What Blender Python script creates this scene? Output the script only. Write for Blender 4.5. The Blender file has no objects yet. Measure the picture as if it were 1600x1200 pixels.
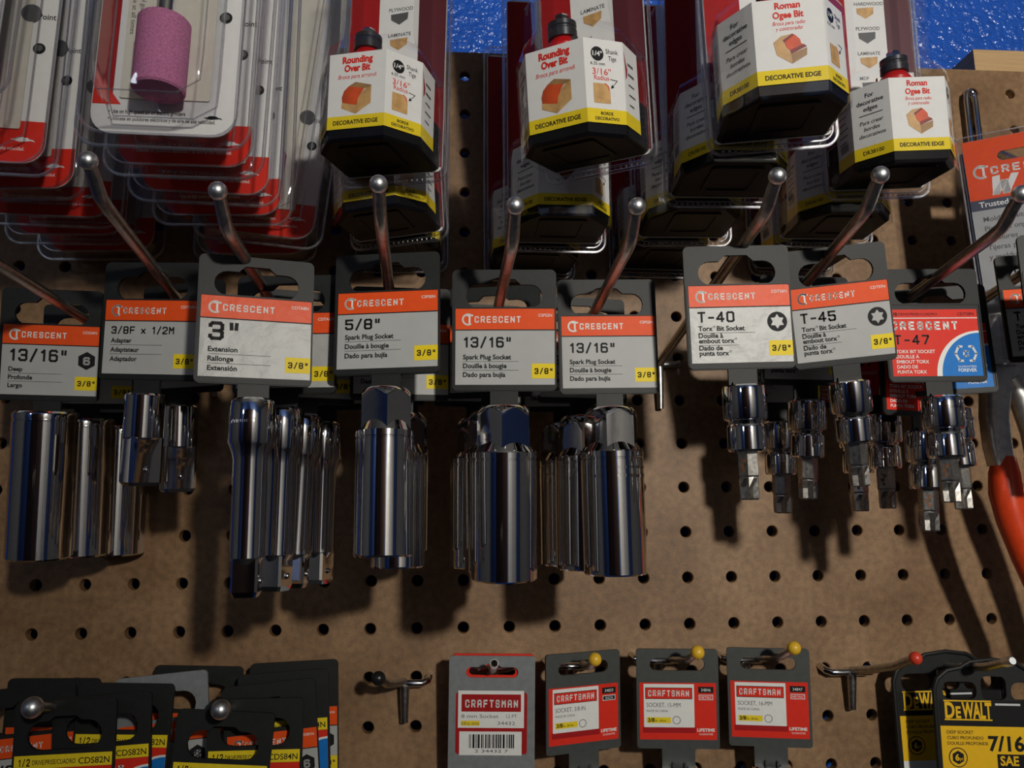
import bpy, bmesh, math, random
from mathutils import Matrix, Vector, Euler
from mathutils.geometry import tessellate_polygon

# ------------------------------------------------------------------ camera, light, exposure
# Working units are millimetres on the board: x right, z up, -y out of the board; S scales them to metres.
S, Z0 = 0.001, 1.45
scene = bpy.context.scene
COL = scene.collection
random.seed(7)

cam_data = bpy.data.cameras.new('camera')
cam = bpy.data.objects.new('camera', cam_data)
COL.objects.link(cam)
RX = (0.9974290, -0.0712888, -0.0072936)
RY = (0.0051006, 0.1721468, -0.9850581)
RZ = (0.0714792, 0.9824884, 0.1720679)
CAM = (223.2, -457.4, 56.1)
cam.matrix_world = Matrix((
    (RX[0], -RY[0], -RZ[0], CAM[0] * S),
    (RX[1], -RY[1], -RZ[1], CAM[1] * S),
    (RX[2], -RY[2], -RZ[2], CAM[2] * S + Z0),
    (0, 0, 0, 1)))
cam_data.sensor_width = 36
cam_data.lens = 36 * 1250 / 1600
cam_data.clip_start = 0.01
scene.camera = cam

world = bpy.data.worlds.new('world')
scene.world = world
world.use_nodes = True
world.node_tree.nodes['Background'].inputs[0].default_value = (0.02, 0.025, 0.035, 1)
world.node_tree.nodes['Background'].inputs[1].default_value = 1.0

# the lamp over the bench: a small bulb in a reflector shade aimed at the board, plus an added fill at the bulb that brightens the doors
LAMP = Vector((600 * S, -1260 * S, 358 * S + Z0))
AIM = Vector((475 * S, 0, 320 * S + Z0))
lamp_data = bpy.data.lights.new('lamp_beam', 'SPOT')
lamp_data.energy = 33
lamp_data.color = (1.0, 0.955, 0.865)
lamp_data.shadow_soft_size = 0.03
lamp_data.spot_size = math.radians(57)
lamp_data.spot_blend = 1.0
lamp = bpy.data.objects.new('lamp_beam', lamp_data)
lamp.location = LAMP
lamp.rotation_euler = (AIM - LAMP).to_track_quat('-Z', 'Y').to_euler()
COL.objects.link(lamp)
bulb_fill_data = bpy.data.lights.new('added_bulb_fill', 'POINT')
bulb_fill_data.energy = 12.5
bulb_fill_data.color = (1.0, 0.955, 0.865)
bulb_fill_data.shadow_soft_size = 0.03
bulb_fill = bpy.data.objects.new('added_bulb_fill', bulb_fill_data)
bulb_fill.location = LAMP + Vector((0.0, -0.02, 0.02))
COL.objects.link(bulb_fill)
left_fill_data = bpy.data.lights.new('added_left_fill', 'POINT')  # added fill from the left for left-facing sides and the blue wall
left_fill_data.energy = 2.4
left_fill_data.color = (0.80, 0.88, 1.0)
left_fill_data.shadow_soft_size = 0.06
room = bpy.data.objects.new('added_left_fill', left_fill_data)
room.location = (-700 * S, -1500 * S, 500 * S + Z0)
COL.objects.link(room)

scene.view_settings.view_transform = 'Standard'
scene.view_settings.look = 'None'
scene.view_settings.gamma = 1
scene.view_settings.use_curve_mapping = False
scene.view_settings.exposure = 0.0
scene.cycles.transparent_max_bounces = 48
scene.cycles.max_bounces = 10
scene.cycles.glossy_bounces = 6

# ------------------------------------------------------------------ materials
def lin(h):
    if isinstance(h, tuple):
        return h
    v = [int(h[i:i + 2], 16) / 255 for i in (0, 2, 4)]
    return tuple(c / 12.92 if c <= 0.04045 else ((c + 0.055) / 1.055) ** 2.4 for c in v)

def node(nt, kind, **kw):
    n = nt.nodes.new(kind)
    for k, v in kw.items():
        setattr(n, k, v)
    return n

MATS = {}
def mat(name, color, rough=0.5, metal=0.0, var=0.08, scale=300.0, bump=0.0, bscale=800.0, spec=0.5, rvar=0.0, coat=0.0):
    """Principled surface whose colour and relief carry fine procedural noise (object coordinates, metres)."""
    if name in MATS:
        return MATS[name]
    m = bpy.data.materials.new(name)
    m.use_nodes = True
    nt = m.node_tree
    b = nt.nodes['Principled BSDF']
    c = lin(color)
    b.inputs['Roughness'].default_value = rough
    b.inputs['Metallic'].default_value = metal
    b.inputs['Specular IOR Level'].default_value = spec
    if coat:
        b.inputs['Coat Weight'].default_value = coat
        b.inputs['Coat Roughness'].default_value = 0.22
    tc = node(nt, 'ShaderNodeTexCoord')
    no = node(nt, 'ShaderNodeTexNoise')
    no.inputs['Scale'].default_value = scale
    no.inputs['Detail'].default_value = 4
    nt.links.new(tc.outputs['Object'], no.inputs['Vector'])
    ra = node(nt, 'ShaderNodeValToRGB')
    ra.color_ramp.elements[0].position = 0.3
    ra.color_ramp.elements[1].position = 0.7
    ra.color_ramp.elements[0].color = (*[x * (1 - var) for x in c], 1)
    ra.color_ramp.elements[1].color = (*[min(1, x * (1 + var)) for x in c], 1)
    nt.links.new(no.outputs['Fac'], ra.inputs[0])
    nt.links.new(ra.outputs[0], b.inputs['Base Color'])
    if rvar:
        mr = node(nt, 'ShaderNodeMapRange')
        mr.inputs['To Min'].default_value = max(0.02, rough - rvar)
        mr.inputs['To Max'].default_value = rough + rvar
        nt.links.new(no.outputs['Fac'], mr.inputs['Value'])
        nt.links.new(mr.outputs[0], b.inputs['Roughness'])
    if bump:
        n2 = node(nt, 'ShaderNodeTexNoise')
        n2.inputs['Scale'].default_value = bscale
        n2.inputs['Detail'].default_value = 3
        nt.links.new(tc.outputs['Object'], n2.inputs['Vector'])
        bu = node(nt, 'ShaderNodeBump')
        bu.inputs['Strength'].default_value = bump
        bu.inputs['Distance'].default_value = 0.001
        nt.links.new(n2.outputs['Fac'], bu.inputs['Height'])
        nt.links.new(bu.outputs[0], b.inputs['Normal'])
    MATS[name] = m
    return m

def clear_mat(name, tint, amount, rough):
    m = bpy.data.materials.new(name)
    m.use_nodes = True
    nt = m.node_tree
    nt.nodes.remove(nt.nodes['Principled BSDF'])
    tr = node(nt, 'ShaderNodeBsdfTransparent')
    tr.inputs[0].default_value = (*tint, 1)
    gl = node(nt, 'ShaderNodeBsdfGlossy')
    gl.inputs['Roughness'].default_value = rough
    gl.inputs['Color'].default_value = (1, 1, 1, 1)
    lw = node(nt, 'ShaderNodeLayerWeight')          # thin sheet: the same reflection from either side
    lw.inputs['Blend'].default_value = 0.5
    pw = node(nt, 'ShaderNodeMath', operation='POWER')
    pw.inputs[1].default_value = 5.0
    nt.links.new(lw.outputs['Facing'], pw.inputs[0])
    fr = node(nt, 'ShaderNodeMath', operation='MULTIPLY_ADD')
    fr.inputs[1].default_value = 0.6
    fr.inputs[2].default_value = 0.04
    nt.links.new(pw.outputs[0], fr.inputs[0])
    mu = node(nt, 'ShaderNodeMath', operation='MULTIPLY', use_clamp=True)
    mu.inputs[1].default_value = amount
    tc = node(nt, 'ShaderNodeTexCoord')
    no = node(nt, 'ShaderNodeTexNoise')
    no.inputs['Scale'].default_value = 70
    bu = node(nt, 'ShaderNodeBump')
    bu.inputs['Strength'].default_value = 0.25
    bu.inputs['Distance'].default_value = 0.002
    mx = node(nt, 'ShaderNodeMixShader')
    nt.links.new(tc.outputs['Object'], no.inputs['Vector'])
    nt.links.new(no.outputs['Fac'], bu.inputs['Height'])
    nt.links.new(bu.outputs[0], gl.inputs['Normal'])
    nt.links.new(fr.outputs[0], mu.inputs[0])
    nt.links.new(mu.outputs[0], mx.inputs[0])
    nt.links.new(tr.outputs[0], mx.inputs[1])
    nt.links.new(gl.outputs[0], mx.inputs[2])
    nt.links.new(mx.outputs[0], nt.nodes['Material Output'].inputs['Surface'])
    MATS[name] = m
    return m

def hardboard_mat():
    m = mat('hardboard', (0.19, 0.115, 0.066), 0.55, var=0.0, bump=0.12, bscale=900)
    nt = m.node_tree
    b = nt.nodes['Principled BSDF']
    tc = node(nt, 'ShaderNodeTexCoord')
    base = None
    for sc, det, lo, hi in ((22, 6, (0.175, 0.092, 0.037), (0.285, 0.168, 0.080)), (260, 5, (0.78, 0.76, 0.74), (1.18, 1.18, 1.2)), (1500, 2, (0.85, 0.85, 0.85), (1.1, 1.1, 1.1))):
        no = node(nt, 'ShaderNodeTexNoise')
        no.inputs['Scale'].default_value = sc
        no.inputs['Detail'].default_value = det
        nt.links.new(tc.outputs['Object'], no.inputs['Vector'])
        ra = node(nt, 'ShaderNodeValToRGB')
        ra.color_ramp.elements[0].position, ra.color_ramp.elements[1].position = 0.32, 0.68
        ra.color_ramp.elements[0].color, ra.color_ramp.elements[1].color = (*lo, 1), (*hi, 1)
        nt.links.new(no.outputs['Fac'], ra.inputs[0])
        if base is None:
            base = ra.outputs[0]
        else:
            mx = node(nt, 'ShaderNodeMix', data_type='RGBA', blend_type='MULTIPLY')
            mx.inputs[0].default_value = 1
            nt.links.new(base, mx.inputs[6])
            nt.links.new(ra.outputs[0], mx.inputs[7])
            base = mx.outputs[2]
    nt.links.new(base, b.inputs['Base Color'])
    return m

def wood_mat():
    m = mat('pine', (0.55, 0.36, 0.17), 0.6, var=0)
    nt = m.node_tree
    b = nt.nodes['Principled BSDF']
    tc = node(nt, 'ShaderNodeTexCoord')
    mp = node(nt, 'ShaderNodeMapping')
    mp.inputs['Scale'].default_value = (8, 60, 260)
    no = node(nt, 'ShaderNodeTexNoise')
    no.inputs['Scale'].default_value = 3
    no.inputs['Detail'].default_value = 6
    ra = node(nt, 'ShaderNodeValToRGB')
    ra.color_ramp.elements[0].color = (0.38, 0.23, 0.10, 1)
    ra.color_ramp.elements[1].color = (0.62, 0.42, 0.21, 1)
    nt.links.new(tc.outputs['Object'], mp.inputs[0])
    nt.links.new(mp.outputs[0], no.inputs['Vector'])
    nt.links.new(no.outputs['Fac'], ra.inputs[0])
    nt.links.new(ra.outputs[0], b.inputs['Base Color'])
    return m

CHROME = mat('chrome', (0.80, 0.80, 0.80), 0.055, 1.0, var=0.03, scale=500, bump=0.010, bscale=160, rvar=0.015)
STEEL = mat('bit_steel', (0.42, 0.40, 0.37), 0.35, 1.0, var=0.25, scale=700, rvar=0.1)
WIRE = mat('zinc_wire', (0.46, 0.45, 0.43), 0.34, 1.0, var=0.2, scale=400, rvar=0.1)
BALL = mat('zinc_ball', (0.70, 0.72, 0.74), 0.38, 1.0, var=0.1, scale=600)
BLACKPL = mat('black_hanger_plastic', (0.011, 0.012, 0.012), 0.52, var=0.15, bump=0.05, bscale=1500, spec=0.3)
GREYPL = mat('grey_hanger_plastic', (0.20, 0.215, 0.22), 0.45, var=0.1, bump=0.05, bscale=1200)
BLACKGL = mat('black_gloss_plastic', (0.007, 0.007, 0.008), 0.42, var=0.1, spec=0.10)
YELVINYL = mat('yellow_vinyl', (0.75, 0.45, 0.03), 0.35)
REDVINYL = mat('red_vinyl', (0.62, 0.05, 0.025), 0.35)
BLKVINYL = mat('black_vinyl', (0.012, 0.012, 0.012), 0.3)
REDGRIP = mat('red_grip', (0.66, 0.055, 0.012), 0.3, bump=0.05, bscale=300)
ORANGE = mat('print_orange', (0.80, 0.085, 0.012), 0.48, spec=0.18, var=0.03)
RED = mat('print_red', (0.70, 0.030, 0.016), 0.48, spec=0.18, var=0.03)
BRICK = mat('print_brick_red', (0.20, 0.016, 0.018), 0.46, var=0.05, spec=0.28)
RED_SHADE = mat('print_red_shade', (0.085, 0.012, 0.018), 0.42, var=0.05)  # red card with the shadow on its right side put into the colour
DRED = mat('print_dark_red', (0.36, 0.012, 0.014), 0.48, spec=0.18, var=0.05)
SILVER = mat('print_silver', (0.43, 0.435, 0.425), 0.48, spec=0.18, var=0.06, scale=60)
WHITE = mat('print_white', (0.78, 0.78, 0.75), 0.48, spec=0.18, var=0.02)
CREAM = mat('print_cream', (0.70, 0.67, 0.56), 0.45, var=0.04)
YELLOW = mat('print_yellow', (0.82, 0.62, 0.02), 0.48, spec=0.18, var=0.03)
DWYEL = mat('print_amber', (0.80, 0.47, 0.015), 0.48, spec=0.18, var=0.03)
INK = mat('ink_black', (0.012, 0.012, 0.013), 0.55, spec=0.15)
INKG = mat('ink_grey', (0.10, 0.10, 0.10), 0.45)
BLUE = mat('print_blue', (0.010, 0.17, 0.55), 0.48, spec=0.18, var=0.05)
NAVY = mat('print_navy', (0.035, 0.04, 0.07), 0.4)
TAN = mat('print_tan', (0.56, 0.33, 0.12), 0.42, var=0.25, scale=240)
TAND = mat('print_tan_dark', (0.34, 0.19, 0.07), 0.42, var=0.2, scale=240)
EMBER = mat('print_ember', (0.58, 0.075, 0.015), 0.42, var=0.35, scale=120)
EMBERD = mat('print_ember_dark', (0.22, 0.022, 0.012), 0.42, var=0.2, scale=120)
LABELG = mat('print_light_grey', (0.60, 0.61, 0.62), 0.4, var=0.03)
FILM_SILVER = mat('film_silver', (0.42, 0.42, 0.405), 0.42, var=0.08, scale=90, bump=0.6, bscale=110, spec=0.5)
FILM_ORANGE = mat('film_orange', (0.80, 0.085, 0.015), 0.45, var=0.04, scale=90, bump=0.5, bscale=110, spec=0.25)
PLIER = mat('plier_steel', (0.62, 0.61, 0.59), 0.42, 1.0, var=0.15, scale=300)
PINK = mat('pink_abrasive', (0.50, 0.165, 0.32), 0.85, var=0.28, scale=1400, bump=0.5, bscale=2200)
REDBIT = mat('red_enamel', (0.50, 0.008, 0.010), 0.3, var=0.05)
BEARING = mat('dark_bearing', (0.06, 0.06, 0.065), 0.3, 0.6, var=0.1)
HARD = hardboard_mat()
WOOD = wood_mat()
CLEAR = clear_mat('clear_plastic', (0.935, 0.935, 0.948), 1.0, 0.06)
CLEARRIM = clear_mat('clear_plastic_rim', (0.82, 0.82, 0.85), 5.0, 0.30)
RUST = mat('rusted_steel', (0.24, 0.11, 0.055), 0.6, 0.5, var=0.4, scale=900)

# ------------------------------------------------------------------ mesh builder (millimetres in, metres out)
def rrect(x0, z0, x1, z1, r, n=5, corners=(1, 1, 1, 1)):
    """Rounded rectangle, counter-clockwise from the bottom left; corners = bl, br, tr, tl."""
    out = []
    for (cx, cz, a, on) in ((x0 + r, z0 + r, 180, corners[0]), (x1 - r, z0 + r, 270, corners[1]), (x1 - r, z1 - r, 0, corners[2]), (x0 + r, z1 - r, 90, corners[3])):
        if not on:
            t = math.radians(a + 45)
            out.append((cx + math.copysign(r, math.cos(t)), cz + math.copysign(r, math.sin(t))))
            continue
        for k in range(n + 1):
            t = math.radians(a + 90 * k / n)
            out.append((cx + r * math.cos(t), cz + r * math.sin(t)))
    return out

def circ(cx, cz, r, n=20, a0=0.0):
    return [(cx + r * math.cos(a0 + 2 * math.pi * k / n), cz + r * math.sin(a0 + 2 * math.pi * k / n)) for k in range(n)]

TEXT = {}
CAP = None
def text_geo(body, bold=0.0):
    """Triangles of a line of type in Blender's built-in face; cap height 1, left aligned."""
    global CAP
    key = (body, bold)
    if key in TEXT:
        return TEXT[key]
    cu = bpy.data.curves.new('type', 'FONT')
    cu.body = body
    cu.size = 1
    cu.offset = bold
    cu.resolution_u = 3
    ob = bpy.data.objects.new('type', cu)
    COL.objects.link(ob)
    dg = bpy.context.evaluated_depsgraph_get()
    dg.update()
    me = ob.evaluated_get(dg).to_mesh()
    v = [(p.co.x, p.co.y) for p in me.vertices]
    f = [tuple(p.vertices) for p in me.polygons]
    ob.evaluated_get(dg).to_mesh_clear()
    bpy.data.objects.remove(ob)
    bpy.data.curves.remove(cu)
    if CAP is None:
        CAP = 1.0
        hv = text_geo('H')[0]
        CAP = max(p[1] for p in hv)
        TEXT.clear()
    x0 = min((p[0] for p in v), default=0)
    v = [((p[0] - x0) / CAP, p[1] / CAP) for p in v]
    w = max((p[0] for p in v), default=1)
    TEXT[key] = (v, f, w)
    return TEXT[key]
text_geo('H')

# squared block capitals and numerals on a 4 x 6 grid, drawn as thick strokes
G = {
    'A': [[(0, 0), (0, 5.2), (.8, 6), (3.2, 6), (4, 5.2), (4, 0)], [(0, 2.6), (4, 2.6)]],
    'C': [[(4, 4.4), (4, 5.3), (3.3, 6), (.7, 6), (0, 5.3), (0, .7), (.7, 0), (3.3, 0), (4, .7), (4, 1.6)]],
    'D': [[(0, 0), (0, 6), (3.2, 6), (4, 5.2), (4, .8), (3.2, 0), (0, 0)]],
    'E': [[(4, 6), (0, 6), (0, 0), (4, 0)], [(0, 3), (3.4, 3)]],
    'F': [[(4, 6), (0, 6), (0, 0)], [(0, 3), (3.4, 3)]],
    'I': [[(2, 0), (2, 6)]],
    'L': [[(0, 6), (0, 0), (3.8, 0)]],
    'M': [[(0, 0), (0, 6), (2, 3), (4, 6), (4, 0)]],
    'N': [[(0, 0), (0, 6), (4, 0), (4, 6)]],
    'P': [[(0, 0), (0, 6), (3.3, 6), (4, 5.3), (4, 3.4), (3.3, 2.7), (0, 2.7)]],
    'R': [[(0, 0), (0, 6), (3.3, 6), (4, 5.3), (4, 3.4), (3.3, 2.7), (0, 2.7)], [(2, 2.7), (4, 0)]],
    'S': [[(4, 4.7), (4, 5.3), (3.3, 6), (.7, 6), (0, 5.3), (0, 3.7), (.7, 3), (3.3, 3), (4, 2.3), (4, .7), (3.3, 0), (.7, 0), (0, .7), (0, 1.3)]],
    'T': [[(0, 6), (4, 6)], [(2, 6), (2, 0)]],
    'W': [[(0, 6), (.9, 0), (2, 4), (3.1, 0), (4, 6)]],
    'x': [[(.3, .2), (3.7, 4)], [(.3, 4), (3.7, .2)]],
    '0': [[(.7, 0), (3.3, 0), (4, .7), (4, 5.3), (3.3, 6), (.7, 6), (0, 5.3), (0, .7), (.7, 0)]],
    '1': [[(.6, 4.8), (2, 6), (2, 0)]],
    '2': [[(0, 4.6), (0, 5.3), (.7, 6), (3.3, 6), (4, 5.3), (4, 3.7), (0, .6), (0, 0), (4, 0)]],
    '3': [[(0, 4.8), (0, 5.3), (.7, 6), (3.3, 6), (4, 5.3), (4, 3.7), (3.3, 3), (4, 2.3), (4, .7), (3.3, 0), (.7, 0), (0, .7), (0, 1.2)], [(1.2, 3), (3.3, 3)]],
    '4': [[(3, 0), (3, 6)], [(3, 6), (0, 1.9), (0, 1.6), (4.2, 1.6)]],
    '5': [[(4, 6), (0, 6), (0, 3.4), (3.3, 3.4), (4, 2.7), (4, .7), (3.3, 0), (.7, 0), (0, .7), (0, 1.2)]],
    '6': [[(4, 5.3), (3.3, 6), (.7, 6), (0, 5.3), (0, .7), (.7, 0), (3.3, 0), (4, .7), (4, 2.7), (3.3, 3.4), (0, 3.4)]],
    '7': [[(0, 6), (4, 6), (4, 5.2), (1.4, 0)]],
    '8': [[(.7, 3), (0, 3.7), (0, 5.3), (.7, 6), (3.3, 6), (4, 5.3), (4, 3.7), (3.3, 3), (.7, 3), (0, 2.3), (0, .7), (.7, 0), (3.3, 0), (4, .7), (4, 2.3), (3.3, 3)]],
    '/': [[(0, -.5), (3, 6.5)]],
    '"': [[(.5, 6), (.6, 3.9)], [(2.3, 6), (2.2, 3.9)]],
    '-': [[(.2, 2.6), (3, 2.6)]],
    ' ': [],
}
ADV = {'/': 3.2, '"': 3, '-': 3.2, ' ': 2.4, 'I': 4, '1': 3}

class MB:
    def __init__(s):
        s.bm, s.mats, s.M = bmesh.new(), [], Matrix()
    def mi(s, m):
        if m not in s.mats:
            s.mats.append(m)
        return s.mats.index(m)
    def add(s, verts, faces, m, smooth=False):
        i = s.mi(m)
        vs = [s.bm.verts.new(s.M @ Vector(v)) for v in verts]
        for f in faces:
            try:
                fc = s.bm.faces.new([vs[k] for k in f])
            except ValueError:
                continue
            fc.material_index = i
            fc.smooth = smooth
    def box(s, x0, y0, z0, x1, y1, z1, m):
        v = [(x, y, z) for x in (x0, x1) for y in (y0, y1) for z in (z0, z1)]
        s.add(v, [(0, 1, 3, 2), (4, 6, 7, 5), (0, 4, 5, 1), (2, 3, 7, 6), (0, 2, 6, 4), (1, 5, 7, 3)], m)
    def loft(s, rings, m, cap0=True, cap1=True, smooth=False, closed=True):
        n = len(rings[0])
        v = [p for r in rings for p in r]
        f = []
        for a in range(len(rings) - 1):
            for k in range(n if closed else n - 1):
                j = (k + 1) % n
                f.append((a * n + k, a * n + j, (a + 1) * n + j, (a + 1) * n + k))
        if cap0:
            f.append(tuple(range(n - 1, -1, -1)))
        if cap1:
            f.append(tuple(range((len(rings) - 1) * n, len(rings) * n)))
        s.add(v, f, m, smooth)
    def plate(s, outer, y0, y1, m, holes=(), smooth=False):
        """Sheet in the x-z plane between y0 (front) and y1 (back), with holes."""
        loops = [list(outer)] + [list(h) for h in holes]
        pts = [p for l in loops for p in l]
        tris = tessellate_polygon([[Vector((p[0], p[1], 0)) for p in l] for l in loops])
        n = len(pts)
        v = [(p[0], y0, p[1]) for p in pts] + [(p[0], y1, p[1]) for p in pts]
        f = [tuple(t) for t in tris] + [tuple(k + n for k in reversed(t)) for t in tris]
        o = 0
        for l in loops:
            q = len(l)
            f += [(o + k, o + (k + 1) % q, o + (k + 1) % q + n, o + k + n) for k in range(q)]
            o += q
        s.add(v, f, m, smooth)
    def poly(s, pts, y, m):
        """Flat print: a polygon at depth y."""
        tris = tessellate_polygon([[Vector((p[0], p[1], 0)) for p in pts]])
        s.add([(p[0], y, p[1]) for p in pts], [tuple(t) for t in tris], m)
    def rect(s, x0, z0, x1, z1, y, m):
        s.poly([(x0, z0), (x1, z0), (x1, z1), (x0, z1)], y, m)
    def lathe(s, prof, m, n=36, c=(0, 0), cap0=True, cap1=True):
        rings = [[(c[0] + r * math.cos(2 * math.pi * k / n), c[1] + r * math.sin(2 * math.pi * k / n), z) for k in range(n)] for r, z in prof]
        s.loft(rings, m, cap0, cap1, True)
    def tube(s, pts, r, m, n=12, cap=True):
        pts = [Vector(p) for p in pts]
        rad = r if isinstance(r, (list, tuple)) else [r] * len(pts)
        t0 = (pts[1] - pts[0]).normalized()
        up = Vector((0, 0, 1)) if abs(t0.z) < 0.9 else Vector((1, 0, 0))
        u = t0.cross(up).normalized()
        rings = []
        for i, p in enumerate(pts):
            t = (pts[min(i + 1, len(pts) - 1)] - pts[max(i - 1, 0)]).normalized()
            u = (u - t * u.dot(t)).normalized()
            w = t.cross(u)
            rings.append([tuple(p + (u * math.cos(2 * math.pi * k / n) + w * math.sin(2 * math.pi * k / n)) * rad[i]) for k in range(n)])
        s.loft(rings, m, cap, cap, True)
    def loop(s, pts, r, m, n=6):
        """A thin bead running round a closed outline of 3-D points."""
        P = [Vector(p) for p in pts]
        rings = []
        for i, p in enumerate(P):
            t = (P[(i + 1) % len(P)] - P[i - 1]).normalized()
            a = Vector((0, 1, 0)) if abs(t.y) < 0.9 else Vector((1, 0, 0))
            u = t.cross(a).normalized()
            w = t.cross(u)
            rings.append([tuple(p + (u * math.cos(2 * math.pi * k / n) + w * math.sin(2 * math.pi * k / n)) * r) for k in range(n)])
        s.loft(rings + [rings[0]], m, False, False, True)
    def ball(s, c, r, m, n=18, k=12):
        c = Vector(c)
        rings = [[tuple(c + Vector((r * math.sin(math.pi * i / k) * math.cos(2 * math.pi * j / n), r * math.sin(math.pi * i / k) * math.sin(2 * math.pi * j / n), r * math.cos(math.pi * i / k)))) for j in range(n)] for i in range(1, k)]
        s.loft(rings, m, True, True, True)
    def txt(s, body, x, z, h, m, y=-0.1, w=None, bold=0.0, align='L', slant=0.0):
        v, f, w0 = text_geo(body, bold)
        sx = h if w is None else w / w0
        ox = x - (w0 * sx if align == 'R' else w0 * sx / 2 if align == 'C' else 0)
        s.add([(ox + p[0] * sx + slant * p[1] * h, y, z + p[1] * h) for p in v], f, m)
    def blk(s, body, x, z, h, m, y=-0.1, w=None, t=1.15, slant=0.0, gap=1.9):
        """Block letters; (x, z) is the lower left, h the cap height, w the total width if given."""
        adv, tot = [], 0
        for ch in body:
            adv.append(tot)
            tot += ADV.get(ch, 4) + gap
        tot -= gap
        k = h / 6
        sx = k if w is None else w / tot
        ht = t / 2
        for ch, a in zip(body, adv):
            for st in G.get(ch, []):
                for (p, q) in zip(st, st[1:]):
                    d = Vector((q[0] - p[0], q[1] - p[1]))
                    if d.length < 1e-6:
                        continue
                    d.normalize()
                    nn = Vector((-d.y, d.x)) * ht
                    e = d * ht * 0.75
                    quad = [(p[0] - e.x + nn.x, p[1] - e.y + nn.y), (p[0] - e.x - nn.x, p[1] - e.y - nn.y), (q[0] + e.x - nn.x, q[1] + e.y - nn.y), (q[0] + e.x + nn.x, q[1] + e.y + nn.y)]
                    # strokes sit inside the 0..h box
                    pts = [(x + (a + c[0] * (1 - t / 6) + ht * .66) * sx + slant * c[1] * k, y, z + (c[1] * (1 - t / 6) + ht) * k) for c in quad]
                    s.add(pts, [(0, 1, 2, 3)], m)
    def stroke(s, pts, t, y, m):
        """A printed line of thickness t through 2-D points."""
        for p, q in zip(pts, pts[1:]):
            d = Vector((q[0] - p[0], q[1] - p[1])).normalized()
            a, e = Vector((-d.y, d.x)) * t / 2, d * t * 0.3
            s.add([(p[0] - e.x + a.x, y, p[1] - e.y + a.y), (p[0] - e.x - a.x, y, p[1] - e.y - a.y), (q[0] + e.x - a.x, y, q[1] + e.y - a.y), (q[0] + e.x + a.x, y, q[1] + e.y + a.y)], [(0, 1, 2, 3)], m)
    def build(s, name, parent=None, sharp=32):
        bmesh.ops.recalc_face_normals(s.bm, faces=s.bm.faces[:])
        for e in s.bm.edges:
            if len(e.link_faces) == 2 and e.calc_face_angle(0) > math.radians(sharp):
                e.smooth = False
        me = bpy.data.meshes.new(name)
        bmesh.ops.scale(s.bm, vec=(S, S, S), verts=s.bm.verts[:])
        s.bm.to_mesh(me)
        s.bm.free()
        for m in s.mats:
            me.materials.append(m)
        o = bpy.data.objects.new(name, me)
        COL.objects.link(o)
        o.parent = parent
        return o

def W(x, y, z):
    return Vector((x * S, y * S, z * S + Z0))

def tag(o, label, cat, group=None):
    o['label'], o['category'] = label, cat
    if group:
        o['group'] = group
    return o

def put(o, pose):
    """pose: x, y, z in board millimetres, then yaw, pitch, roll in degrees."""
    p = tuple(pose) + (0,) * (6 - len(pose))
    yaw, pit, rol = (math.radians(a) for a in p[3:6])
    R = Matrix.Rotation(yaw, 4, 'Z') @ Matrix.Rotation(pit, 4, 'X') @ Matrix.Rotation(rol, 4, 'Y')
    o.location = W(*p[:3])
    o.rotation_euler = R.to_euler()
    return o

def thing(name, label=None, cat=None, group=None, pose=(0, 0, 0)):
    o = bpy.data.objects.new(name, None)
    o.empty_display_size = 0.01
    COL.objects.link(o)
    if label:
        tag(o, label, cat, group)
    return put(o, pose)

KIDS = {}
def kids(o):
    return [c for c in COL.objects if c.parent == o]

def dup(root, label, pose, group=None):
    """A copy of a thing with copies of its parts and sub-parts (mesh data shared)."""
    r = root.copy()
    COL.objects.link(r)
    r['label'] = label
    if group:
        r['group'] = group
    put(r, pose)
    for ch in root.children:
        c = ch.copy()
        COL.objects.link(c)
        c.parent = r
        for g in ch.children:
            d = g.copy()
            COL.objects.link(d)
            d.parent = c
    return r

def structure(o):
    o['kind'] = 'structure'
    return o

# ------------------------------------------------------------------ room
def wall_mat(name, col, rough, strength, scale):
    m = mat(name, col, rough, var=0.12, scale=12)
    nt = m.node_tree
    b = nt.nodes['Principled BSDF']
    tc = node(nt, 'ShaderNodeTexCoord')
    vo = node(nt, 'ShaderNodeTexNoise')
    vo.inputs['Scale'].default_value = scale
    vo.inputs['Detail'].default_value = 2.5
    vo.inputs['Roughness'].default_value = 0.55
    bu = node(nt, 'ShaderNodeBump')
    bu.inputs['Strength'].default_value = strength
    bu.inputs['Distance'].default_value = 0.006
    nt.links.new(tc.outputs['Object'], vo.inputs['Vector'])
    nt.links.new(vo.outputs['Fac'], bu.inputs['Height'])
    nt.links.new(bu.outputs[0], b.inputs['Normal'])
    return m
BLUEWALL = wall_mat('blue_wall_paint', (0.022, 0.11, 0.55), 0.2, 0.8, 150)
BLUEROOM = wall_mat('blue_room_paint', (0.09, 0.17, 0.42), 0.5, 0.3, 60)
CEIL = mat('ceiling_paint', (0.22, 0.21, 0.19), 0.8, scale=20)
FLOORM = mat('concrete_floor', (0.06, 0.055, 0.05), 0.7, var=0.3, scale=8)

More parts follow.
